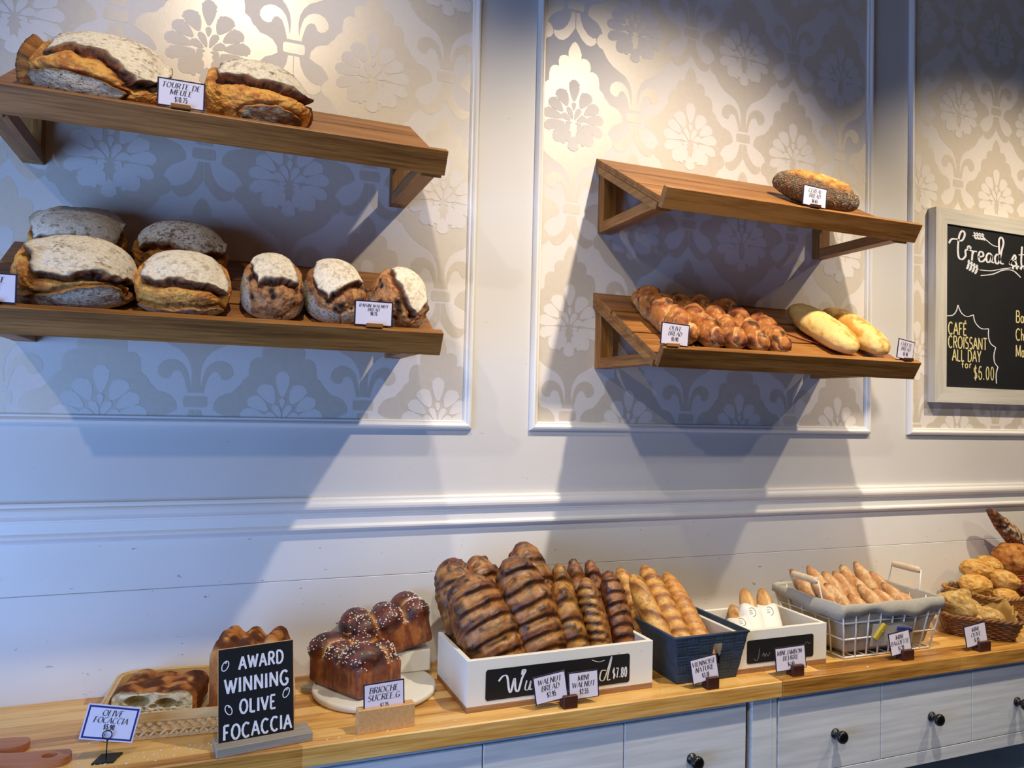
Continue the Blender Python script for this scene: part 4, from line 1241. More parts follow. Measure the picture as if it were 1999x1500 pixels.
# viennoise loaves
VC = ('c4843a', '7c3d17', 'e6b766', 'd69c4c')
def vienn(seed, A, B, rx, rz, label, nsl, amp=.004, cols=VC, **kw):
    A = (A[0], A[1], A[2] + TZ); B = (B[0], B[1], B[2] + TZ)
    d, c = slashed(seed, nsl, kw.pop('skew', -.8), amp, cols, .0016, width=1.5, curve=.25, edge=.3)
    L = (Vector(B) - Vector(A)).length
    o = capsule('viennoise_loaf', L, rx, rz, M['glossy'], d, c, 100, 56, k=3.2, flat=.85)
    place_axis(o, A, B, kw.get('face', (0, -1, .6)))
    return tag(o, label, 'bread', 'viennoise loaves in the navy basket')


o = vienn(111, (1.085, -.300, .012), (1.066, -.100, .215), .030, .030, 'viennoise loaf with pale bare tip and deep slashes, front left in the navy basket', 4.2, .006, ('cf9445', '6e3212', 'e8bd70', 'd9a250'), skew=-1.3)
vienn(113, (1.140, -.302, .012), (1.118, -.070, .232), .032, .032, 'shiny finely slashed viennoise loaf, centre of the navy basket', 10, .0045)
vienn(117, (1.196, -.295, .012), (1.188, -.075, .208), .030, .030, 'smooth golden viennoise loaf, rightmost in the navy basket', 13, .002, ('cf8f3f', 'a45d22', 'dda555', 'd69a48'))
vienn(119, (1.072, -.222, .030), (1.045, -.062, .228), .026, .026, 'viennoise loaf at the back left of the navy basket, tip showing', 8, .003)

# sliced sandwiches in paper
def sandwich(seed, A, B, label):
    A = (A[0], A[1], A[2] + TZ); B = (B[0], B[1], B[2] + TZ); L = (Vector(B) - Vector(A)).length
    cols = [np.array(lin(c)) for c in ('cf9f60', '9a6030', 'ead2a2', 'd9af72')]
    def disp(T, TH, P): return .0018 * fbm(P, 60, seed, 4) - .006 * np.exp(-((TH - math.pi * .42) / .12) ** 2)
    def col(T, TH, P, d):
        n = fbm(P, 45, seed + 3, 4); c = mixc(np.tile(cols[0], (len(P), 1)), cols[1], ss(-.1, .5, n))
        c = mixc(c, cols[2], np.exp(-((TH - math.pi * .42) / .2) ** 2)); return mixc(c, cols[1], np.exp(-((T - 1) / .12) ** 2) * .7)
    o = capsule('mini_sandwich', L, .029, .022, M['bread'], disp, col, 60, 40, k=4.0, taper=lambda t: 1 - .30 * t ** 2)
    place_axis(o, A, B, (-.3, -1, .5)); tag(o, label, 'sandwich', 'paper wrapped mini sandwiches in the small white crate')
    V = []; F = []; m = 32
    for i, (yy, g) in enumerate(((-.49, .75), (-.35, 1.05), (-.1, 1.12), (.08, 1.13), (.16, 1.12))):
        for k in range(m):
            a = 2 * math.pi * k / m; jj = .006 * math.sin(3 * a + seed) if i == 4 else 0
            V.append((.0292 * g * math.cos(a), yy * L + jj, .0222 * g * math.sin(a)))
    for i in range(4):
        for k in range(m): F.append((i * m + k, i * m + (k + 1) % m, (i + 1) * m + (k + 1) % m, (i + 1) * m + k))
    F = [tuple(reversed(f)) for f in F]
    w = mk('paper_wrap', V, F, M['wrap'], o)
    md = w.modifiers.new('paper', 'SOLIDIFY'); md.thickness = .0006; md.offset = 1
    tx = MB()
    pl = lambda x, y: Vector((x, y, .0222 * 1.14 * math.sqrt(max(0, 1 - (x / .0335) ** 2)) + .0008))
    ribbon(tx, [(.010 * math.cos(a) - .004, L * .04 + .013 * math.sin(a)) for a in np.linspace(-1.6, 2.2, 18)], lambda *k: .0006, pl)
    for k in range(3): ribbon(tx, [(-.012, L * .04 - .006 + k * .005), (-.003, L * .04 - .005 + k * .005)], lambda *q: .0005, pl)
    tx.build('print', M['ink'], w)
    return o


sandwich(131, (1.328, -.285, .022), (1.372, -.135, .120), 'paper wrapped mini sandwich lying lowest, front left in the small crate')
sandwich(133, (1.366, -.262, .024), (1.420, -.128, .162), 'paper wrapped mini sandwich with dark pointed tip, middle of the three')
sandwich(137, (1.424, -.260, .024), (1.482, -.128, .158), 'paper wrapped mini sandwich, rightmost of the three, split crust')

# mini baguettes
def baguette(seed, A, B, label, r=.021):
    A = (A[0], A[1], A[2] + TZ); B = (B[0], B[1], B[2] + TZ); L = (Vector(B) - Vector(A)).length
    cs = [np.array(lin(c)) for c in ('b98250', '7d4826', 'e0c9a2', 'c9975f')]
    st = {}
    def disp(T, TH, P):
        a = (TH - math.pi / 2 + math.pi) % (2 * math.pi) - math.pi
        g = np.exp(-((a + .5 * (T - .5) * 2) / .22) ** 2) * ss(.12, .25, T) * ss(.92, .8, T); st['g'] = g
        return .0014 * fbm(P, 70, seed, 4) - .0035 * g
    def col(T, TH, P, d):
        n = fbm(P, 50, seed + 2, 4); n3 = fbm(P, 160, seed + 5, 3)
        c = mixc(np.tile(cs[0], (len(P), 1)), cs[3], ss(-.3, .4, n)); c = mixc(c, cs[2], ss(.0, .45, n3 + .5 * n) * .6)
        c = mixc(c, cs[2], st['g'] * .5); return mixc(c, cs[1], np.maximum(ss(.9, 1.0, T), ss(.08, 0, T)) * .85)
    o = capsule('mini_baguette', L, r, r * .92, M['soft'], disp, col, 60, 36, k=2.3, taper=lambda t: .72 + .28 * np.sin(np.pi * np.clip(t, .05, .95)) ** .6, flat=.9)
    place_axis(o, A, B, (-.2, -1, .7)); return tag(o, label, 'bread', 'mini baguettes in the wire basket')


bk = [((1.660, -.200, .070), (1.607, -.105, .202), 'mini baguette with burnt tip, back left behind the near wooden grip'),
      ((1.716, -.200, .070), (1.671, -.105, .209), 'mini baguette with burnt tip, back row, second from the left'),
      ((1.768, -.195, .070), (1.731, -.105, .188), 'pale mini baguette in the back row, third from the left'),
      ((1.806, -.195, .070), (1.773, -.105, .187), 'brown mini baguette in the back row, fourth from the left'),
      ((1.872, -.195, .070), (1.832, -.115, .172), 'short mini baguette in the back row, fifth from the left'),
      ((1.850, -.160, .075), (1.822, -.085, .200), 'mini baguette with black tip at the very back, left one'),
      ((1.912, -.165, .075), (1.878, -.085, .206), 'mini baguette with black tip at the very back, right one'),
      ((1.955, -.190, .070), (1.914, -.112, .178), 'mini baguette right of the black tipped pair, back row'),
      ((1.690, -.262, .076), (1.606, -.190, .184), 'mini baguette lying across the left corner under the near grip'),
      ((1.690, -.300, .066), (1.652, -.195, .178), 'pale mini baguette in the front row, left of the floury short one'),
      ((1.742, -.308, .066), (1.722, -.215, .146), 'short floury mini baguette, lowest in the front row'),
      ((1.815, -.305, .066), (1.778, -.195, .165), 'golden mini baguette, middle of the front row'),
      ((1.868, -.300, .066), (1.828, -.200, .152), 'mini baguette in the front row, right of the golden one'),
      ((1.915, -.300, .066), (1.872, -.195, .165), 'long mini baguette leaning at the front right'),
      ((1.945, -.285, .068), (1.918, -.215, .140), 'small mini baguette at the right end of the front row')]
for i, (a, b, lb) in enumerate(bk): baguette(140 + i, a, b, lb, .0245 if i not in (4, 14) else .020)

# olive bread twists on the lower right shelf
def olive(seed, x0, s0, x1, s1, r, label, nsl=3.6, lift=.0, hb=0.0):
    A = Vector(slope(x1, s1, S4, r * .72 + lift)); B = Vector(slope(x0, s0, S4, r * .72 + hb)); L = (B - A).length
    cs = [np.array(lin(c)) for c in ('b26c2e', '42190c', 'ecc283', '8a4520')]
    st = {}
    def disp(T, TH, P):
        ph = T * nsl + TH / (2 * math.pi) * 2.0 + .35 * fbm(P, 14, seed, 2); s = ph - np.floor(ph)
        g = np.exp(-(np.minimum(s, 1 - s) / .075) ** 2); st['g'] = g; st['s'] = s
        b = np.clip(vnoise(P, 60, seed + 7) - .45, 0, 1); st['b'] = b
        return -.0065 * g + .0045 * np.sin(s * math.pi) + .0045 * fbm(P, 38, seed + 1, 4) + b * .007
    def col(T, TH, P, d):
        n = fbm(P, 30, seed + 2, 4); c = mixc(np.tile(cs[0], (len(P), 1)), cs[3], ss(-.2, .35, n))
        n5 = fbm(P, 110, seed + 8, 3); c = mixc(c, cs[1], ss(.05, .5, n + .5 * n5) * .75); c = mixc(c, cs[2], ss(.80, .95, st['s'] + .12 * n5) * .85); c = mixc(c, cs[2], ss(.15, .5, n5 - .3 * n) * .5)
        c = mixc(c, np.array(lin('2a1c14')), np.clip(st['b'] * 3.5, 0, .85))
        return mixc(c, cs[2], ss(.2, -.9, np.sin(TH)) * .6)
    o = capsule('olive_bread', L, r, r * .95, M['bread'], disp, col, 130, 56, k=3.6, flat=.85)
    place_axis(o, A, B, (0, -SA, CA)); tag(o, label, 'bread', 'twisted olive breads on the lower right shelf')
    return o


olive(161, 1.096, .055, 1.088, .365, .043, 'long pale twisted olive bread at the left end, behind the olive card')
olive(163, 1.190, .070, 1.166, .372, .037, 'twisted olive bread, second from the left, just right of the card')
olive(167, 1.262, .068, 1.236, .372, .036, 'twisted olive bread, third from the left, highest dark rear end', hb=.004)
olive(173, 1.352, .075, 1.305, .374, .036, 'twisted olive bread, fourth from the left, split open at its front')
olive(179, 1.418, .145, 1.376, .374, .033, 'shortest twisted olive bread, at the right of the row')


def cheese(seed, x0, s0, x1, s1, r, label):
    A = Vector(slope(x1, s1, S4, r * .66)); B = Vector(slope(x0, s0, S4, r * .66)); L = (B - A).length
    cs = [np.array(lin(c)) for c in ('e9c579', 'c98a35', 'f0dca6', 'd9a24c')]
    def disp(T, TH, P): return .0045 * fbm(P, 26, seed, 3) + .0015 * fbm(P, 90, seed + 4, 3)
    def col(T, TH, P, d):
        n = fbm(P * np.array([1, .6, 1]), 38, seed + 2, 4); c = mixc(np.tile(cs[0], (len(P), 1)), cs[3], ss(-.05, .3, n))
        n3 = fbm(P, 95, seed + 7, 3); c = mixc(c, cs[1], ss(.08, .4, n + .35 * n3) * .9); return mixc(c, cs[2], ss(.25, -.6, np.sin(TH)) * .8)
    o = capsule('cheese_bread', L, r, r * .8, M['soft'], disp, col, 100, 56, k=2.6, flat=.8)
    place_axis(o, A, B, (0, -SA, CA)); tag(o, label, 'bread', 'cheese breads on the lower right shelf')


cheese(181, 1.612, .082, 1.612, .372, .052, 'pale cheese bread, the left one of two with browned patches')
cheese(187, 1.745, .085, 1.722, .372, .052, 'golden cheese bread, the right one, nearest the cheese card')
mb = MB()
rg = random.Random(4); pts = [slope(1.500 + .02 * k + rg.uniform(-.004, .004) - .0 * k, .20 + .018 * k + rg.uniform(-.004, .004), S4, .0032) for k in range(9)]
mb.tube(pts, .0026, 8); o = mb.build('cheese_strip', M['red']); tag(o, 'thin reddish strip of baked cheese lying left of the cheese breads', 'crumb')

# seeded cereal loaf
def cereal():
    A = Vector(slope(1.628, .352, S3, .040)); B = Vector(slope(1.512, .122, S3, .040)); L = (B - A).length
    r = .054; st = {}
    cs = [np.array(lin(c)) for c in ('d39a4c', '8f5726', 'ecc27c', '6d5a48')]
    def disp(T, TH, P):
        a = (TH - math.pi * .62 + math.pi) % (2 * math.pi) - math.pi
        m = ss(.52, .30, np.abs(a + .15 * fbm(P, 20, 5, 2))) * ss(.05, .2, T) * ss(.93, .72, T); st['m'] = m
        return .003 * fbm(P, 30, 3, 3) + m * .008 + .0022 * fbm(P, 90, 6, 4)
    def col(T, TH, P, d):
        n = fbm(P, 60, 9, 4); c = mixc(np.tile(cs[3], (len(P), 1)), cs[1], ss(-.2, .4, n) * .6)
        g = mixc(np.tile(cs[0], (len(P), 1)), cs[1], ss(.05, .45, n) * .8); g = mixc(g, cs[2], ss(.1, .5, -n))
        return mixc(c, g, st['m'])
    o = capsule('cereal_loaf', L, r, r * .86, M['bread'], disp, col, 90, 60, k=2.8, flat=.82)
    place_axis(o, A, B, (0, -SA, CA)); tag(o, 'single seed covered cereal loaf with split golden top, on the upper right shelf', 'bread')
    # the seed coat, far too many to count
    me = o.data; rg = np.random.RandomState(2)
    V = []; F = []; FM = []
    n = len(me.vertices); m = st['m']
    nor = np.empty(n * 3); me.vertices.foreach_get('normal', nor); nor = nor.reshape(-1, 3)
    co = np.empty(n * 3); me.vertices.foreach_get('co', co); co = co.reshape(-1, 3)
    cnt = 0
    tries = rg.choice(n, 9000)
    for v in tries:
        if nor[v, 2] < -.75: continue
        gold = m[v] > .35
        if gold and rg.rand() > .12: continue
        if co[v, 1] < -.0 and rg.rand() > .75: continue
        nn = Vector(nor[v]); t = nn.orthogonal().normalized(); t.rotate(Matrix.Rotation(rg.rand() * 6.28, 3, nn)); w = nn.cross(t)
        c = Vector(co[v]) + nn * .0006 + t * rg.uniform(-.0015, .0015)
        a, b_, h = rg.uniform(.0021, .0031), rg.uniform(.0010, .0015), .0010
        tilt = nn * rg.uniform(-.0007, .0009)
        b0 = len(V)
        V += [c - t * a, c + w * b_, c + t * a + tilt, c - w * b_, c + nn * h]
        F += [(b0, b0 + 3, b0 + 4), (b0 + 3, b0 + 2, b0 + 4), (b0 + 2, b0 + 1, b0 + 4), (b0 + 1, b0, b0 + 4)]
        FM += [1 if gold or rg.rand() < .12 else 0] * 4
        cnt += 1
    s = mk('seeds', V, F, [M['seed'], M['seedp']], o, fm=FM, smooth=False); s['kind'] = 'stuff'
cereal()


# ---- brioche: sdf of lobes over a tin-shaped base, traced from the centre
def trace(D, sdf, c, rmax, iters=26, steps=60):
    c = np.array(c); rs = np.linspace(rmax, 0, steps)
    lo = np.zeros(len(D)); hi = np.full(len(D), rmax); done = np.zeros(len(D), bool)
    prev = np.full(len(D), rmax)
    for r in rs[1:]:
        ins = (sdf(c + D * r) < 0) & ~done
        lo[ins] = r; hi[ins] = prev[ins]; done |= ins
        prev[~done] = r
    for k in range(iters):
        mid = (lo + hi) / 2; ins = sdf(c + D * mid[:, None]) < 0
        lo = np.where(ins, mid, lo); hi = np.where(ins, hi, mid)
    return lo


def ell(P, c, r, tilt=0):
    q = P - np.array(c)
    if tilt:
        ca, sa = math.cos(tilt), math.sin(tilt); q = np.stack([q[:, 0] * ca + q[:, 1] * sa, -q[:, 0] * sa + q[:, 1] * ca, q[:, 2]], 1)
    k = np.linalg.norm(q / np.array(r), axis=1); return (k - 1) * min(r)


def rbox(P, c, h, r):
    q = np.abs(P - np.array(c)) - (np.array(h) - r)
    return np.linalg.norm(np.maximum(q, 0), axis=1) + np.minimum(q.max(1), 0) - r


def smin(a, b, k):
    h = np.clip(.5 + .5 * (b - a) / k, 0, 1); return b + (a - b) * h - k * h * (1 - h)


def brioche(name, seed, L, W, H, label, n=84):
    """tin loaf along local Y with a plaited, pearl-sugared crown"""
    lobes = []
    rows = 3
    for i in range(rows):
        y = (-.5 + (i + .5) / rows) * L * .96
        sx = 1 if i % 2 else -1
        lobes.append(((sx * W * .20, y, H * .72), (W * .40, L * .20, H * .34), sx * .55))
        lobes.append(((-sx * W * .25, y + L * .05, H * .66), (W * .30, L * .18, H * .32), -sx * .5))
    def sdf(P):
        a = rbox(P, (0, 0, H * .33), (W * .5, L * .5, H * .33), .014)
        lob = None
        for c, r, t in lobes:
            e_ = ell(P, c, r, t); lob = e_ if lob is None else smin(lob, e_, .0035)
        return smin(a, lob, .006)
    D0, F = CS(n); D = D0 * np.array([W, L * .8, H * 1.1]); D /= np.linalg.norm(D, axis=1)[:, None]
    c = np.array([0, 0, H * .45]); r = trace(D, sdf, c, .3)
    P = c + D * r[:, None]
    h = np.array([ell(P, cc, rr, t) for cc, rr, t in lobes]); srt = np.sort(h, axis=0); seam = np.exp(-((srt[1] - srt[0]) / .006) ** 2)
    up = ss(H * .52, H * .66, P[:, 2])
    nz = fbm(P, 60, seed, 4); nv = fbm(P * np.array([1, 1, .12]), 130, seed + 2, 4)
    P = P + D * ((.0012 * nz) + (1 - up) * .0012 * nv)[:, None]
    cs = [np.array(lin(k)) for k in ('6b2a15', '35120b', 'cc8a3c', '9a5228')]
    col = mixc(np.tile(cs[0], (len(P), 1)), cs[1], ss(-.1, .5, nz + .2) * up)
    side = mixc(np.tile(np.array(lin('7e3b1c')), (len(P), 1)), np.array(lin('a8652e')), ss(-.3, .4, nv + .5 * nz))
    side = mixc(side, cs[1], ss(.0, .5, fbm(P, 25, seed + 9, 3)) * .5)
    col = mixc(side, col, up)
    col = mixc(col, cs[2], seam * up * ss(-.2, .4, fbm(P, 22, seed + 5, 2) + .25) * .95)
    P[:, 2] = np.maximum(P[:, 2], 0)
    o = mk(name, P, F, M['glossy'], None, col)
    rg = np.random.RandomState(seed); V = []; FF = []
    cs_, cf = CS(2)
    nor = np.empty(len(P) * 3); o.data.vertices.foreach_get('normal', nor); nor = nor.reshape(-1, 3)
    dens = ss(-.15, .35, fbm(P, 18, seed + 21, 2) + .12)
    for v in rg.choice(len(P), 2600):
        if P[v, 2] < H * .60 or nor[v, 2] < .05 or rg.rand() > dens[v] * .85 + .08: continue
        s = rg.uniform(.0013, .0024); b0 = len(V)
        jit = 1 + rg.uniform(-.25, .25, size=(len(cs_), 3))
        for q, j in zip(cs_, jit): V.append(P[v] + nor[v] * s * .5 + q * s * j * .8)
        FF += [tuple(b0 + i for i in f) for f in cf]
    s = mk('pearl_sugar', V, FF, M['sugar'], o); s['kind'] = 'stuff'
    return tag(o, label, 'bread', 'sugared brioche loaves')


# marble board first
mb = MB(); mb.lathe([(0, 0), (.136, 0), (.1405, .003), (.142, .008), (.1415, .0125), (.1385, .0155), (.135, .0165), (0, .0165)], 96)
root = empty('serving_board', (.357, -.147, TZ), 'round white marble board under the sugared brioche', 'board')
mb.build('disc', M['marble'], root)
mb = MB(); T = Matrix.Rotation(rad(165), 4, 'Z')
mb.prism([(.125, -.014), (.152, -.012), (.165, -.007), (.168, 0), (.165, .007), (.152, .012), (.125, .014)], .001, .012, 2, T); mb.build('handle', M['greywood'], root)
o = brioche('brioche', 201, .186, .130, .106, 'front sugared brioche, dark and shiny, sitting on the marble board')
o.location = (.312, -.138, TZ + .0165); o.rotation_euler = (0, 0, rad(29.5))
o = brioche('brioche', 207, .20, .112, .110, 'rear sugared brioche tilted up behind the front one, nearest the walnut crate')
o.rotation_euler = (0, rad(-13), rad(-90)); o.rotation_mode = 'XYZ'
o.matrix_world = Matrix.Translation((.408, -.062, TZ + .066)) @ Matrix.Rotation(rad(-13), 4, 'Y') @ Matrix.Rotation(rad(-86), 4, 'Z')
mb = MB(); mb.box((0, 0, .026), (.10, .098, .052), .003)
o = mb.build('display_riser', M['white_wood']); o.location = (.452, -.056, TZ + .0168)
tag(o, 'white wooden riser propping up the rear brioche beside the crate', 'riser')

# ---- olive focaccia
def focaccia(seed, W, Dp, H, label, cut=True, n=80):
    D0, F = CS(n)
    bumps = []
    rg = np.random.RandomState(seed)
    for i in range(3):
        for j in range(4):
            bumps.append(((-.5 + (i + .5) / 3) * W * .9 + rg.uniform(-.006, .006), (-.5 + (j + .5) / 4) * Dp * .92, H * .70 + rg.uniform(-.004, .004)))
    def sdf(P):
        a = rbox(P, (0, 0, H * .42), (W * .5, Dp * .5, H * .42), .018)
        for b in bumps: a = smin(a, ell(P, b, (W * .17, Dp * .14, H * .30)), .008)
        return np.maximum(a, -P[:, 1] - Dp * .46) if cut else a
    D = D0 * np.array([W, Dp, H]); D /= np.linalg.norm(D, axis=1)[:, None]
    c = np.array([0, 0, H * .42]); r = trace(D, sdf, c, .3); P = c + D * r[:, None]
    n1 = fbm(P, 45, seed, 4); n2 = fbm(P, 120, seed + 3, 4); n0 = fbm(P, 20, seed + 6, 3)
    face = (np.abs(P[:, 1] + Dp * .46) < .002) & (P[:, 2] < H * .93) if cut else np.zeros(len(P), bool)
    fz = face.astype(float)
    cs = [np.array(lin(k)) for k in ('b9763a', '54290f', 'd8ad6a', '9a5a2a', 'f0e6c2', 'b8a878')]
    col = mixc(np.tile(cs[0], (len(P), 1)), cs[3], ss(-.2, .3, n1)); col = mixc(col, cs[2], ss(.1, .5, -n0))
    top = ss(H * .6, H * .95, P[:, 2]); col = mixc(col, cs[1], top * ss(-.15, .3, n0 + .5 * n1 + .15) * .95)
    P = P + D * (.002 * n1 + .0012 * n2)[:, None] * (1 - fz)[:, None]
    if cut:
        dep = np.zeros(len(P)); fx, fzz = P[:, 0] / W, P[:, 2] / H
        holes = [(-.17, .58, .15, .19, .030), (.16, .52, .12, .16, .026), (.02, .42, .05, .08, .014), (.31, .48, .05, .10, .014), (-.34, .4, .06, .09, .010)]
        for k in range(60):
            holes.append((rg.uniform(-.44, .44), rg.uniform(.08, .42), rg.uniform(.008, .028), rg.uniform(.012, .04), rg.uniform(.002, .006)))
        for (hx, hz, sx, sz, d) in holes:
            g = np.clip(1 - ((fx - hx + n1 * .012) / sx) ** 2 - ((fzz - hz + n2 * .02) / sz) ** 2, 0, 1); dep = np.maximum(dep, d * np.sqrt(g))
        P[:, 1] += (dep + .0022 * (n2 + .5)) * fz
        cc = mixc(np.tile(cs[4], (len(P), 1)), cs[5], ss(-.2, .5, n2)); cc = mixc(cc, np.array(lin('c2a050')), ss(.006, .02, dep) * .75)
        cc = mixc(cc, cs[3], ss(H * .80, H * .92, P[:, 2])); col = mixc(col, cc, fz)
    P[:, 2] = np.maximum(P[:, 2], 0)
    o = mk('focaccia_loaf', P, F, M['crumb'], None, col)
    return tag(o, label, 'bread', 'olive focaccia loaves')


o = focaccia(221, .165, .135, .066, 'cut olive focaccia lying in the bamboo tray, open crumb with two big holes')
o.location = (-.096, -.135, TZ + .0085); o.rotation_euler = (0, 0, rad(-13))
o = focaccia(227, .152, .115, .160, 'tall browned olive focaccia block standing behind the black chalk sign', cut=False, n=64)
o.location = (.082, -.172, TZ + .0085); o.rotation_euler = (0, 0, rad(-12))
# ------------------------------------------------------------------ crates
def crate(name, loc, w, d, h, slate, label, rz=0, group='white painted crates'):
    """open wooden box, front lower-left corner at loc"""
    root = empty(name, loc, label, 'crate', group); root.rotation_euler = (0, 0, rz)
    t = .011
    mb = MB(); mb.box((w / 2, d / 2, .006), (w, d, .012), .001); mb.build('base', M['raw'], root)
    mb = MB()
    mb.box((w / 2, t / 2, .012 + (h - .012) / 2), (w, t, h - .012), .001)
    mb.build('front_board', M['white_wood'], root)
    mb = MB(); mb.box((w / 2, d - t / 2, .012 + (h - .012) / 2), (w, t, h - .012), .001); mb.build('back_board', M['white_wood'], root)
    for x in (t / 2, w - t / 2):
        mb = MB(); mb.box((x, d / 2, .012 + (h - .012) / 2), (t, d - 2 * t - .0004, h - .012), .001); mb.build('side_board', M['white_wood'], root)
    x0, x1, z0, z1 = slate
    mb = MB()
    r = .004
    poly = [(x0 + r, z0), (x1 - r, z0), (x1, z0 + r), (x1, z1 - r), (x1 - r, z1), (x0 + r, z1), (x0, z1 - r), (x0, z0 + r)]
    mb.prism(poly, -.0012, -.0001, 1)
    s = mb.build('slate', M['chalkb'], root)
    return root, s


root, s = crate('walnut_crate', (.519, -.340, TZ), .472, .222, .113, (.043, .407, .022, .089), 'long white crate with black slate holding the walnut loaves', rad(1.0))
tx = MB(); pl = lambda x, z: Vector((.043 + x, -.0016, .022 + z))
hand2 = lambda pts, w=.0013: ribbon(tx, smooth_path(pts, 8), lambda dx, dy, i, k: w * (.5 + .8 * abs(dy)), pl)
hand2([(.030, .040), (.040, .050), (.050, .048), (.055, .020), (.060, .014), (.068, .042), (.071, .018), (.078, .014), (.086, .040), (.094, .056), (.088, .058), (.086, .048)], .002)
hand2([(.098, .034), (.094, .016), (.102, .014), (.108, .032), (.106, .014), (.112, .014)])
hand2([(.255, .036), (.248, .016), (.258, .014), (.264, .034), (.262, .014), (.272, .016)], .0014)
hand2([(.300, .034), (.288, .034), (.284, .016), (.294, .012), (.304, .034), (.314, .064), (.312, .050), (.304, .014), (.312, .012)], .0014)
hand2([(.262, .062), (.280, .056), (.296, .058)], .001)
write(tx, '$7.80', .318, .014, .022, pl, 'chalk', sx=.62, gap=.1, weight=.9, align='l')
tx.build('chalk_lettering', M['chalk'], s)

root, s = crate('sandwich_crate', (1.2400, -.322, TZ), .298, .205, .108, (.036, .252, .024, .083), 'small white crate with black slate holding wrapped sandwiches', 0)
tx = MB(); pl = lambda x, z: Vector((.036 + x, -.0016, .024 + z))
hand2([(.022, .012), (.030, .006), (.036, .016), (.038, .036)], .0011); hand2([(.048, .016), (.052, .024), (.056, .014), (.060, .022), (.066, .014), (.072, .024)], .0010); hand2([(.186, .034), (.194, .040), (.200, .034), (.206, .038)], .001)
tx.build('chalk_lettering', M['chalkdim'], s)

# ------------------------------------------------------------------ navy woven basket
def woven_wall(mb, quad, nu, nv, depth, inward=1):
    """checker-woven sheet on a quad (4 corners: bl, br, tr, tl)"""
    bl, br, tr, tl = [Vector(p) for p in quad]
    nrm = (br - bl).cross(tl - bl).normalized()
    sub = 4
    N_u, N_v = nu * sub, nv * sub
    V = []
    for j in range(N_v + 1):
        for i in range(N_u + 1):
            u, v = i / N_u, j / N_v
            p = (bl * (1 - u) + br * u) * (1 - v) + (tl * (1 - u) + tr * u) * v
            cu, cv = math.floor(u * nu - 1e-9), math.floor(v * nv - 1e-9)
            fu, fv = u * nu - cu, v * nv - cv
            par = (int(cu // 3) + int(cv // 3)) % 2
            k = abs(math.sin(math.pi * (u * nu if par else v * nv)))
            big = abs(math.sin(math.pi * u * nu / 3)) ** .4 * abs(math.sin(math.pi * v * nv / 3)) ** .4
            V.append(p + nrm * depth * (k * .55 + big * .6))
    F = [(j * (N_u + 1) + i, j * (N_u + 1) + i + 1, (j + 1) * (N_u + 1) + i + 1, (j + 1) * (N_u + 1) + i) for j in range(N_v) for i in range(N_u)]
    mb.add(V, F, None, True)


root = empty('woven_basket', (1.148, -.240, TZ), 'navy blue woven paper basket holding the viennoise loaves', 'basket')
bw0, bd0, tw0, td0, hb = .088, .092, .108, .112, .118
def ring(w, d, z): return [(-w, -d, z), (w, -d, z), (w, d, z), (-w, d, z)]
lo_, hi_ = ring(bw0, bd0, .001), ring(tw0, td0, hb)
def at(f, u, v):
    a, b = Vector(lo_[f]), Vector(lo_[(f + 1) % 4]); c, d = Vector(hi_[(f + 1) % 4]), Vector(hi_[f])
    return (a * (1 - u) + b * u) * (1 - v) + (d * (1 - u) + c * u) * v
# front: slot for the hand, two side pieces and bands below and above it
mb = MB()
for (u0, u1, v0, v1) in ((0, .53, 0, 1), (.66, 1, 0, 1), (.53, .66, 0, .34), (.53, .66, .80, 1)):
    woven_wall(mb, [at(0, u0, v0), at(0, u1, v0), at(0, u1, v1), at(0, u0, v1)], max(2, round(18 * (u1 - u0))), max(2, round(15 * (v1 - v0))), .0022)
o = mb.build('front_panel', M['navy'], root); o.modifiers.new('t', 'SOLIDIFY').thickness = .003
for f, nm in ((1, 'side_panel'), (2, 'back_panel'), (3, 'side_panel')):
    mb = MB(); woven_wall(mb, [lo_[f], lo_[(f + 1) % 4], hi_[(f + 1) % 4], hi_[f]], 18, 15, .0022)
    o = mb.build(nm, M['navy'], root); o.modifiers.new('t', 'SOLIDIFY').thickness = .003
mb = MB(); mb.box((0, 0, .003), (bw0 * 2 - .004, bd0 * 2 - .004, .004), 0); mb.build('bottom', M['navy'], root)
mb = MB(); mb.tube([Vector(p) * 1.0 for p in hi_], .0038, 8, True); mb.build('rim', M['navy'], root)

# ------------------------------------------------------------------ wire basket
root = empty('wire_basket', (1.768, -.200, TZ), 'white wire basket with grey linen liner, holding the mini baguettes', 'basket')
b0x, b0y, t0x, t0y, H = .160, .112, .186, .136, .148
lo_, hi_ = ring(b0x, b0y, .004), ring(t0x, t0y, H)
wr = .0027
mb = MB(); mb.tube(hi_, wr * 1.15, 10, True); mb.build('top_wire', M['wire'], root)
mb = MB(); mb.tube(lo_, wr, 10, True)
for v in (.36, .68): mb.tube([Vector(lo_[k]) * (1 - v) + Vector(hi_[k]) * v for k in range(4)], wr * .9, 10, True)
mb.build('hoop', M['wire'], root)
for f, cnt in ((0, 8), (1, 5), (2, 8), (3, 5)):
    mb = MB()
    for k in range(cnt if f % 2 == 0 else cnt):
        u = k / cnt; mb.tube([at(f, u, 0), at(f, u, 1)], wr * .9, 8)
    mb.build('upright_wires', M['wire'], root)
mb = MB()
for k in range(1, 8): x = -b0x + 2 * b0x * k / 8; mb.tube([(x, -b0y, .004), (x, b0y, .004)], wr * .7, 6)
mb.build('floor_wires', M['wire'], root)
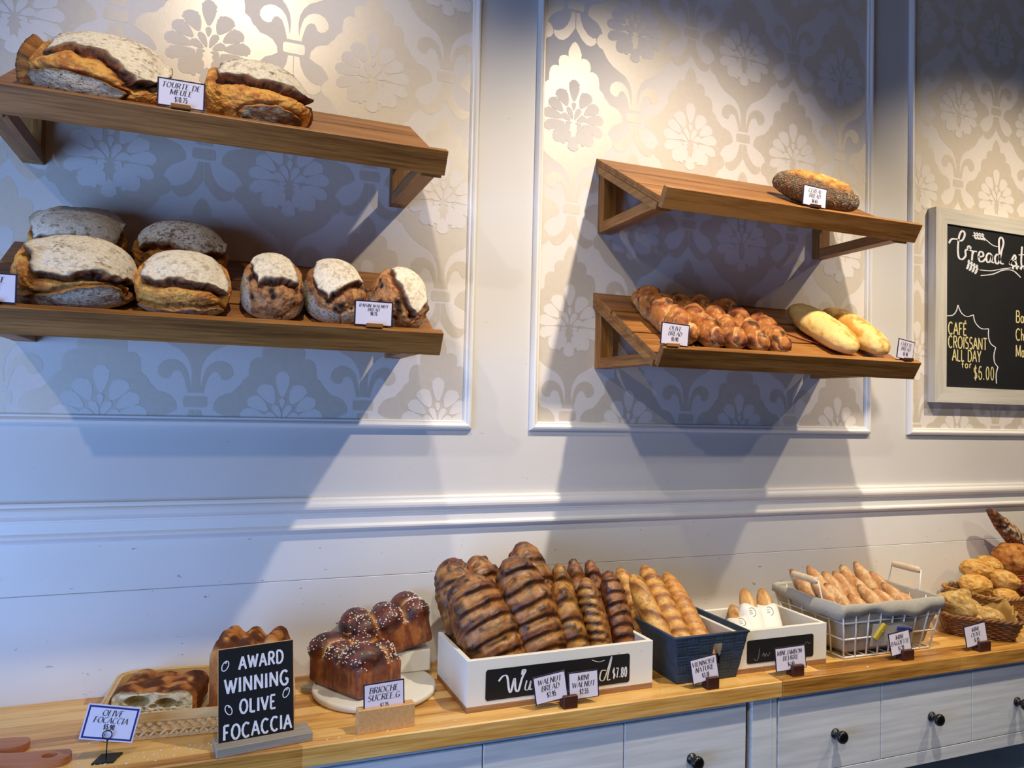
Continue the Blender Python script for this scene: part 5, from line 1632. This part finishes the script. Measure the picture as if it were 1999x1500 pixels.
# linen liner: sags inside, folded over the rim
V = []; nseg = 120
def peri(i, w, d):
    P4 = [(-w, -d), (w, -d), (w, d), (-w, d)]; L = [2 * w, 2 * d, 2 * w, 2 * d]; tot = sum(L); s = (i / nseg) * tot
    for k in range(4):
        if s <= L[k] + 1e-9:
            a, b = P4[k], P4[(k + 1) % 4]; u = s / L[k]; return (a[0] + (b[0] - a[0]) * u, a[1] + (b[1] - a[1]) * u)
        s -= L[k]
    return P4[0]
rows = []
prof = [(.004, .030, 1), (.85, .012, 1), (.93, .020, 1), (.955, .075, 0), (.975, .125, 0), (.985, .1495, 0), (1.0, .1540, 0), (1.022, .1525, 0), (1.034, .142, 0), (1.038, .124, 2)]
rg = np.random.RandomState(5)
for j, (g, z, kind) in enumerate(prof):
    for i in range(nseg):
        x, y = peri(i, t0x * g if z > .1 else (b0x + (t0x - b0x) * z / H) * g * .97, t0y * g if z > .1 else (b0y + (t0y - b0y) * z / H) * g * .97)
        dz = 0
        if j >= 8: dz = -.006 + .010 * math.sin(i * .21) + .004 * math.sin(i * .67 + 1)
        if j in (6, 7): dz = .0015 * math.sin(i * .5)
        if j in (3, 4): x *= 1 - .012 * math.sin(i * .9); y *= 1 - .012 * math.sin(i * .7)
        V.append((x, y, z + dz))
F = [(j * nseg + i, j * nseg + (i + 1) % nseg, (j + 1) * nseg + (i + 1) % nseg, (j + 1) * nseg + i) for j in range(len(prof) - 1) for i in range(nseg)]
F = [tuple(reversed(f)) for f in F]
V.append((0, 0, .030)); ctr = len(V) - 1
F += [(i, (i + 1) % nseg, ctr) for i in range(nseg)]
o = mk('linen_liner', V, F, M['linen'], root); o.modifiers.new('t', 'SOLIDIFY').thickness = .0012
# two bail handles with turned wooden grips
for sx, yo, dz in ((-1, 0, .052), (1, 0, .060)):
    mb = MB(); x = sx * t0x * (1.0 if sx > 0 else .98); a, b = -.052, .052
    xo = sx * .012
    mb.tube([(x, a - .004, H - .012), (x, a - .004, H), (x + xo, a, H + dz), (x + xo, b, H + dz), (x, b + .004, H), (x, b + .004, H - .012)], .0024, 8)
    h = mb.build('handle', M['wire'], root)
    mb = MB(); T = Matrix.Translation((x + xo, 0, H + dz)) @ Matrix.Rotation(rad(90), 4, 'X')
    mb.lathe([(0, -.047), (.0075, -.047), (.0092, -.044), (.0098, -.02), (.0098, .02), (.0092, .044), (.0075, .047), (0, .047)], 20, T)
    mb.build('grip', M['grip'], h)
# small hanging card with two pegs
sg = empty('hanging_card', (1.766, -.3175, TZ + .093), 'blank grey card clipped to the wire basket front with yellow and blue pegs', 'card')
T = rotT(rad(9), rad(1.5), 0, (0, -.004, -.066))
mb = MB(); mb.box((0, 0, .033), (.150, .001, .064), .0003, T); mb.build('card', M['linen'], sg)
for x, an, m_ in ((-.050, 35, 'pegy'), (.040, -82, 'pegb')):
    mb = MB(); Tp = T @ rotT(0, rad(an), 0, (x, -.004, .046))
    for dy in (-.0025, .0025):
        mb.prism([(-.005, -.026), (.005, -.026), (.006, .0), (.0045, .024), (-.0045, .024), (-.006, 0)], dy - .0022, dy + .0022, 1, Tp)
    mb.tube([(0, -.006, 0), (.005, -.006, .002), (.005, .006, .002), (0, .006, 0)], .0009, 6, T=Tp)
    mb.build('peg', M[m_], sg)

# ------------------------------------------------------------------ wicker baskets
def rrect(w, d, r, n):
    """n points around a rounded rectangle with half sizes w,d"""
    P = []
    for cx, cy, a0 in ((w - r, d - r, 0), (-w + r, d - r, 90), (-w + r, -d + r, 180), (w - r, -d + r, 270)):
        for k in range(10): a = rad(a0 + 9 * k + 4.5); P.append(Vector((cx + r * math.cos(a), cy + r * math.sin(a), 0)))
    ds = [0]
    for i in range(len(P)): ds.append(ds[-1] + (P[(i + 1) % len(P)] - P[i]).length)
    out = []
    for k in range(n):
        s = ds[-1] * k / n; i = max(j for j in range(len(P)) if ds[j] <= s + 1e-9)
        out.append(P[i].lerp(P[(i + 1) % len(P)], (s - ds[i]) / max(1e-9, ds[i + 1] - ds[i])))
    return out


def wicker(loc, rz, w0, d0, w1, d1, h, mat, label, cells=44, strand=.0042, slope_front=0):
    root = empty('wicker_basket', loc, label, 'basket', 'wicker baskets of rolls'); root.rotation_euler = (0, 0, rz)
    rows = max(6, int(h / (strand * 1.55))); sub = 4; n = cells * sub
    mb = MB()
    for j in range(rows):
        v = j / (rows - 1); w, d = w0 + (w1 - w0) * v, d0 + (d1 - d0) * v
        base = rrect(w, d, min(w, d) * .45, n); z = strand + (h - 2 * strand) * v
        pts = []
        for i, p in enumerate(base):
            q = p.normalized(); s = math.sin(math.pi * i / sub + (math.pi if j % 2 else 0)) * strand * .55
            pts.append((p.x + q.x * s, p.y + q.y * s, z))
        mb.tube(pts, strand * .82, 5, True)
    mb.build('woven_side', M[mat], root)
    mb = MB()
    for k in range(cells):
        a = rrect(w0, d0, min(w0, d0) * .45, n)[(k * sub) % n]; b = rrect(w1, d1, min(w1, d1) * .45, n)[(k * sub) % n]
        mb.tube([(a.x, a.y, .001), (b.x, b.y, h)], strand * .5, 5)
    mb.build('stakes', M[mat], root)
    mb = MB(); w, d = w1 + strand * .6, d1 + strand * .6
    for s_ in (0, 1):
        base = rrect(w, d, min(w, d) * .45, n * 1)
        pts = []
        for i, p in enumerate(base):
            q = p.normalized(); a = 2 * math.pi * i / 8 + math.pi * s_
            pts.append((p.x + q.x * math.cos(a) * strand * .8, p.y + q.y * math.cos(a) * strand * .8, h + math.sin(a) * strand * .8))
        mb.tube(pts, strand * .9, 6, True)
    mb.build('rim', M[mat], root)
    mb = MB(); base = rrect(w0 * .98, d0 * .98, min(w0, d0) * .44, 40); mb.prism([(p.x, p.y) for p in base], .001, .004); mb.build('bottom', M[mat], root)
    return root


wk = wicker((2.222, -.238, TZ), rad(-42), .088, .080, .108, .100, .062, 'wicker', 'low brown wicker basket with parchment paper, in front at the right end')
# parchment inside
V = []; n = 48
for j, (g, z) in enumerate(((.0, .006), (.8, .008), (.92, .03), (.98, .062), (1.04, .078))):
    for i, p in enumerate(rrect(.100 * g + .0001, .092 * g + .0001, .04 * g + .00005, n)):
        V.append((p.x * (1 - .03 * math.sin(i * 1.3) * (j > 2)), p.y, z + (.012 * math.sin(i * .8) + .008 * math.sin(i * 1.9)) * (j > 3)))
F = [(j * n + i, j * n + (i + 1) % n, (j + 1) * n + (i + 1) % n, (j + 1) * n + i) for j in range(4) for i in range(n)]
# the sheet stands up only along two sides
F = [f for f in F if not (f[0] // n == 3 and V[f[0]][1] < -.02)]
sh = mk('parchment', V, F, M['kraft'], None); sh.location = wk.location; sh.rotation_euler = wk.rotation_euler
sh.modifiers.new('t', 'SOLIDIFY').thickness = .0006
tag(sh, 'brown parchment sheet lining the front wicker basket', 'paper')
wicker((2.560, -.125, TZ), rad(0), .205, .085, .235, .108, .088, 'wickerl', 'large tan wicker basket heaped with rolls, at the right edge by the wall', cells=70)


def roll(seed, loc, r, rot, label, cols, group, sq=.62, pinch=0):
    D, F = CS(26)
    P = D * np.array([r, r * .92, r * sq]); n1 = fbm(D, 2.2, seed, 3); n2 = fbm(D, 7, seed + 3, 4)
    if pinch:                      # three pulled corners
        a = np.arctan2(D[:, 1], D[:, 0]); P *= (1 + .28 * np.cos(3 * a) * (1 - D[:, 2] ** 2))[:, None]
        P[:, 2] *= 1 + .25 * np.maximum(0, np.cos(1.5 * a))
    P *= (1 + .10 * n1 + .03 * n2)[:, None]
    cr = 1 - 2 * np.abs(fbm(D, 3.2, seed + 6, 2)); P *= (1 - .02 * ss(.8, 1, cr))[:, None]
    c = [np.array(lin(k)) for k in cols]
    fl = fbm(D, 4.5, seed + 9, 5)
    col = mixc(np.tile(c[0], (len(P), 1)), c[1], ss(.05, .4, fl + .3 * n1) * .8); col = mixc(col, c[2], ss(.0, .4, -fl) * .7)
    col = mixc(col, c[1], ss(.9, 1, cr) * .2); col = mixc(col, c[2], ss(-.1, -.6, D[:, 2]) * .6)
    o = mk('bread_roll', P, F, M['bread'], None, col); o.location = (loc[0], loc[1], TZ + loc[2]); o.rotation_euler = rot
    return tag(o, label, 'bread', group)


RC = ('dca650', 'b8762f', 'ecca86'); RC2 = ('c9a35c', '9a7238', 'd8c08c'); RC3 = ('c07a32', '7c4018', 'dba65a')
gA, gB = 'olive rolls in the front wicker basket', 'golden rolls heaped in the rear wicker basket'
roll(301, (2.158, -.225, .088), .052, (.45, -.2, .5), 'pinched three cornered roll on top, front wicker basket, grey cut side', RC2, gA, .75, 1)
roll(303, (2.240, -.258, .050), .050, (0, .1, .3), 'domed brown roll at the front of the front wicker basket', RC2, gA, .62)
roll(305, (2.170, -.262, .040), .040, (0, 0, 0), 'roll low at the left of the front wicker basket, partly under parchment', RC2, gA, .6)
roll(307, (2.262, -.190, .048), .042, (0, 0, 1), 'roll hidden at the back of the front wicker basket', RC2, gA, .6)
roll(311, (2.366, -.125, .112), .054, (.1, -.1, .4), 'pale golden roll at the left end of the rear basket heap', RC, gB)
roll(313, (2.425, -.085, .150), .056, (0, .1, .2), 'golden roll highest on the left half of the rear heap', RC, gB)
roll(317, (2.478, -.140, .122), .056, (.2, .1, 1), 'pale split roll in the middle of the rear heap, dark underside', RC, gB)
roll(319, (2.438, -.175, .080), .044, (0, 0, .5), 'small roll just above the rear basket rim', RC, gB)
roll(323, (2.610, -.085, .170), .074, (.3, .2, .2), 'big crusty brown roll crowning the rear heap at the right edge', RC3, gB, .85)
roll(327, (2.520, -.060, .158), .046, (.2, .2, .2), 'golden roll tucked against the left of the big crusty one', RC, gB)
roll(329, (2.590, -.178, .092), .052, (0, .1, .2), 'roll at the front of the rear heap near the right edge', RC, gB)
roll(331, (2.660, -.160, .115), .050, (0, .1, .2), 'roll at the right edge of the picture in the rear heap', RC, gB)
for k, (x, y, z) in enumerate(((2.40, -.13, .050), (2.50, -.11, .055), (2.60, -.12, .060), (2.69, -.10, .07))):
    roll(341 + k, (x, y, z), .054, (0, 0, k), 'roll underneath the rear basket heap, mostly covered by others', RC, gB)
# woven reddish dish among the rolls
mb = MB()
for j in range(6):
    v = j / 5; r = .028 + .020 * v
    mb.tube([(r * math.cos(a) * (1 + .04 * math.sin(10 * a + j * math.pi)), r * .8 * math.sin(a), .004 + .034 * v) for a in np.linspace(0, 2 * math.pi, 40, endpoint=False)], .0028, 5, True)
mb.lathe([(0, 0), (.028, 0), (.028, .003), (0, .003)], 20)
o = mb.build('raffia_cup', M['red']); o.location = (2.548, -.170, TZ + .086); o.rotation_euler = (rad(20), 0, 0)
tag(o, 'small reddish woven cup among the rolls of the rear basket', 'basket')

# dark baguette leaning on the wall at the right edge
def dark_baguette():
    A, B = (2.925, -.060, TZ + .030), (2.500, -.066, TZ + .352); L = (Vector(B) - Vector(A)).length
    cs = [np.array(lin(c)) for c in ('7a4826', '35190e', 'd8c8a8', 'a5683a')]
    def disp(T, TH, P): return .003 * fbm(P, 40, 7, 4) - .008 * np.exp(-((np.abs(((T * 5 + TH * .1) % 1) - .5)) / .08) ** 2) * (np.sin(TH) > 0)
    def col(T, TH, P, d):
        n = fbm(P, 60, 11, 4); c = mixc(np.tile(cs[0], (len(P), 1)), cs[1], ss(-.2, .4, n)); c = mixc(c, cs[3], ss(.1, .5, -n))
        return mixc(c, cs[2], ss(.05, .3, fbm(P, 120, 13, 3) + .3 * np.sin(TH) - .15) * ss(.95, .8, T))
    o = capsule('baguette', L, .036, .034, M['bread'], disp, col, 140, 44, k=4.0, flat=.9, taper=lambda t: 1 - .35 * t ** 5)
    place_axis(o, A, B, (.2, -1, .8)); tag(o, 'dark floury baguette leaning on the wall above the rear rolls, right edge', 'bread')
dark_baguette()

# ------------------------------------------------------------------ bamboo tray
root = empty('bamboo_tray', (-.012, -.146, TZ), 'rectangular bamboo tray with lattice sides under the focaccia', 'tray'); root.rotation_euler = (0, 0, rad(-4))
TW, TD, TH_ = .182, .128, .052
rim = rrect(TW, TD, .036, 128)
def band(z0, z1, t, g=1.0):
    V = []
    for (gg, z) in ((g, z0), (g, z1), (g - t, z1), (g - t, z0)):
        V += [(p.x * gg, p.y * gg, z) for p in rim]
    n = len(rim); return V, [(j * n + i, j * n + (i + 1) % n, ((j + 1) % 4) * n + (i + 1) % n, ((j + 1) % 4) * n + i) for j in range(4) for i in range(n)]
mb = MB(); V, F = band(.034, .052, .035, 1.0); mb.add(V, [tuple(f) for f in F]); V, F = band(.036, .0535, .028, 1.03); mb.add(V, F); mb.build('rim', M['bamboo'], root)
mb = MB(); V, F = band(.001, .008, .03, .985); mb.add(V, F); mb.build('foot_band', M['bamboo'], root)
mb = MB(); n = len(rim)
def on_rim(i): p = rim[i % n]; return Vector((p.x * .985, p.y * .985, 0))
for k in range(0, n, 2):
    for sg in (1, -1):
        pts = []
        for j in range(5):
            v = j / 4; a = on_rim(k + int(round(sg * v * 4))); o_ = a.normalized() * (.0010 * sg * (1 if j % 2 else -1)); pts.append((a.x + o_.x, a.y + o_.y, .006 + .032 * v))
        for q in range(4):
            a, b = Vector(pts[q]), Vector(pts[q + 1]); t = (b - a).normalized(); w = t.cross(a.normalized() + Vector((0, 0, 1e-4))).normalized() * .0022; nn = Vector((a.x, a.y, 0)).normalized() * .0006
            mb.add([a - w + nn, a + w + nn, b + w + nn, b - w + nn, a - w - nn, a + w - nn, b + w - nn, b - w - nn], [(0, 1, 2, 3), (7, 6, 5, 4), (0, 4, 5, 1), (2, 6, 7, 3), (1, 5, 6, 2), (0, 3, 7, 4)])
mb.build('lattice_side', M['bamboo'], root)
mb = MB(); mb.prism([(p.x * .95, p.y * .95) for p in rim], .004, .0075); mb.build('bottom', M['bamboo'], root)

# ------------------------------------------------------------------ wooden paddle handles at the left edge
def outline(pts, n=6): return smooth_path(pts + [pts[0]], n)[:-1]
def paddle(name, label, loc, rz, hole):
    """board with a rounded handle ending at the local origin, running to -X"""
    L = [(0, 0), (-.004, .014), (-.016, .0215), (-.05, .0235), (-.10, .024), (-.14, .036), (-.17, .07), (-.30, .078), (-.36, .06), (-.36, -.06), (-.30, -.078), (-.17, -.07), (-.14, -.036), (-.10, -.024), (-.05, -.0235), (-.016, -.0215), (-.004, -.014)]
    out = outline(L, 4); bm = __import__('bmesh').new(); import bmesh
    T_ = .014
    if hole:
        hp = [(-.036 + .013 * math.cos(a), .010 * math.sin(a)) for a in np.linspace(0, 2 * math.pi, 24, endpoint=False)]
    else: hp = []
    vo = [bm.verts.new((x, y, T_)) for x, y in out]; ho = [bm.verts.new((x, y, T_)) for x, y in hp]
    ed = [bm.edges.new((vo[i], vo[(i + 1) % len(vo)])) for i in range(len(vo))] + [bm.edges.new((ho[i], ho[(i + 1) % len(ho)])) for i in range(len(ho))]
    bmesh.ops.triangle_fill(bm, edges=ed, use_beauty=True, use_dissolve=False)
    ex = bmesh.ops.extrude_face_region(bm, geom=bm.faces[:]); vv = [g for g in ex['geom'] if isinstance(g, bmesh.types.BMVert)]
    bmesh.ops.translate(bm, verts=vv, vec=(0, 0, -T_)); bmesh.ops.recalc_face_normals(bm, faces=bm.faces[:])
    me = bpy.data.meshes.new(name); bm.to_mesh(me); bm.free(); me.materials.append(M['paddle'])
    o = bpy.data.objects.new(name, me); C.objects.link(o); o.location = loc; o.rotation_euler = (0, 0, rz)
    b = o.modifiers.new('soft', 'BEVEL'); b.width = .005; b.segments = 4; b.limit_method = 'ANGLE'; b.angle_limit = rad(50)
    for p in me.polygons: p.use_smooth = True
    return tag(o, label, 'board', 'wooden paddle boards')


paddle('paddle_board', 'reddish wooden paddle board with a hole in its handle end, nearest, bottom left corner', (-.232, -.317, TZ), rad(-6), True)
paddle('paddle_board', 'reddish wooden paddle board with plain round handle end, behind the holed one', (-.314, -.236, TZ), rad(-5), False)

# crumbs on the worktop
rg = np.random.RandomState(9); V = []; F = []
cs_, cf = CS(2)
spots_ = [(-.15, -.345, .09, .03, 26), (-.03, -.33, .10, .02, 24), (.30, -.37, .25, .015, 14), (1.2, -.35, .5, .02, 16), (-.27, -.25, .1, .08, 8)]
for cx, cy, sx, sy, k in spots_:
    for _ in range(k):
        s = rg.uniform(.0009, .0022); b0 = len(V); p = np.array([cx + rg.normal() * sx * .5, np.clip(cy + rg.normal() * sy * .5, -.388, -.01), TZ + s * .5])
        for q in cs_: V.append(p + q * s * (1 + rg.uniform(-.3, .3, 3)) * np.array([1, 1, .6]))
        F += [tuple(b0 + i for i in f) for f in cf]
o = mk('crumbs', V, F, M['sugar']); tag(o, 'scattered pale bread crumbs and sugar on the worktop', 'crumbs', kind='stuff')
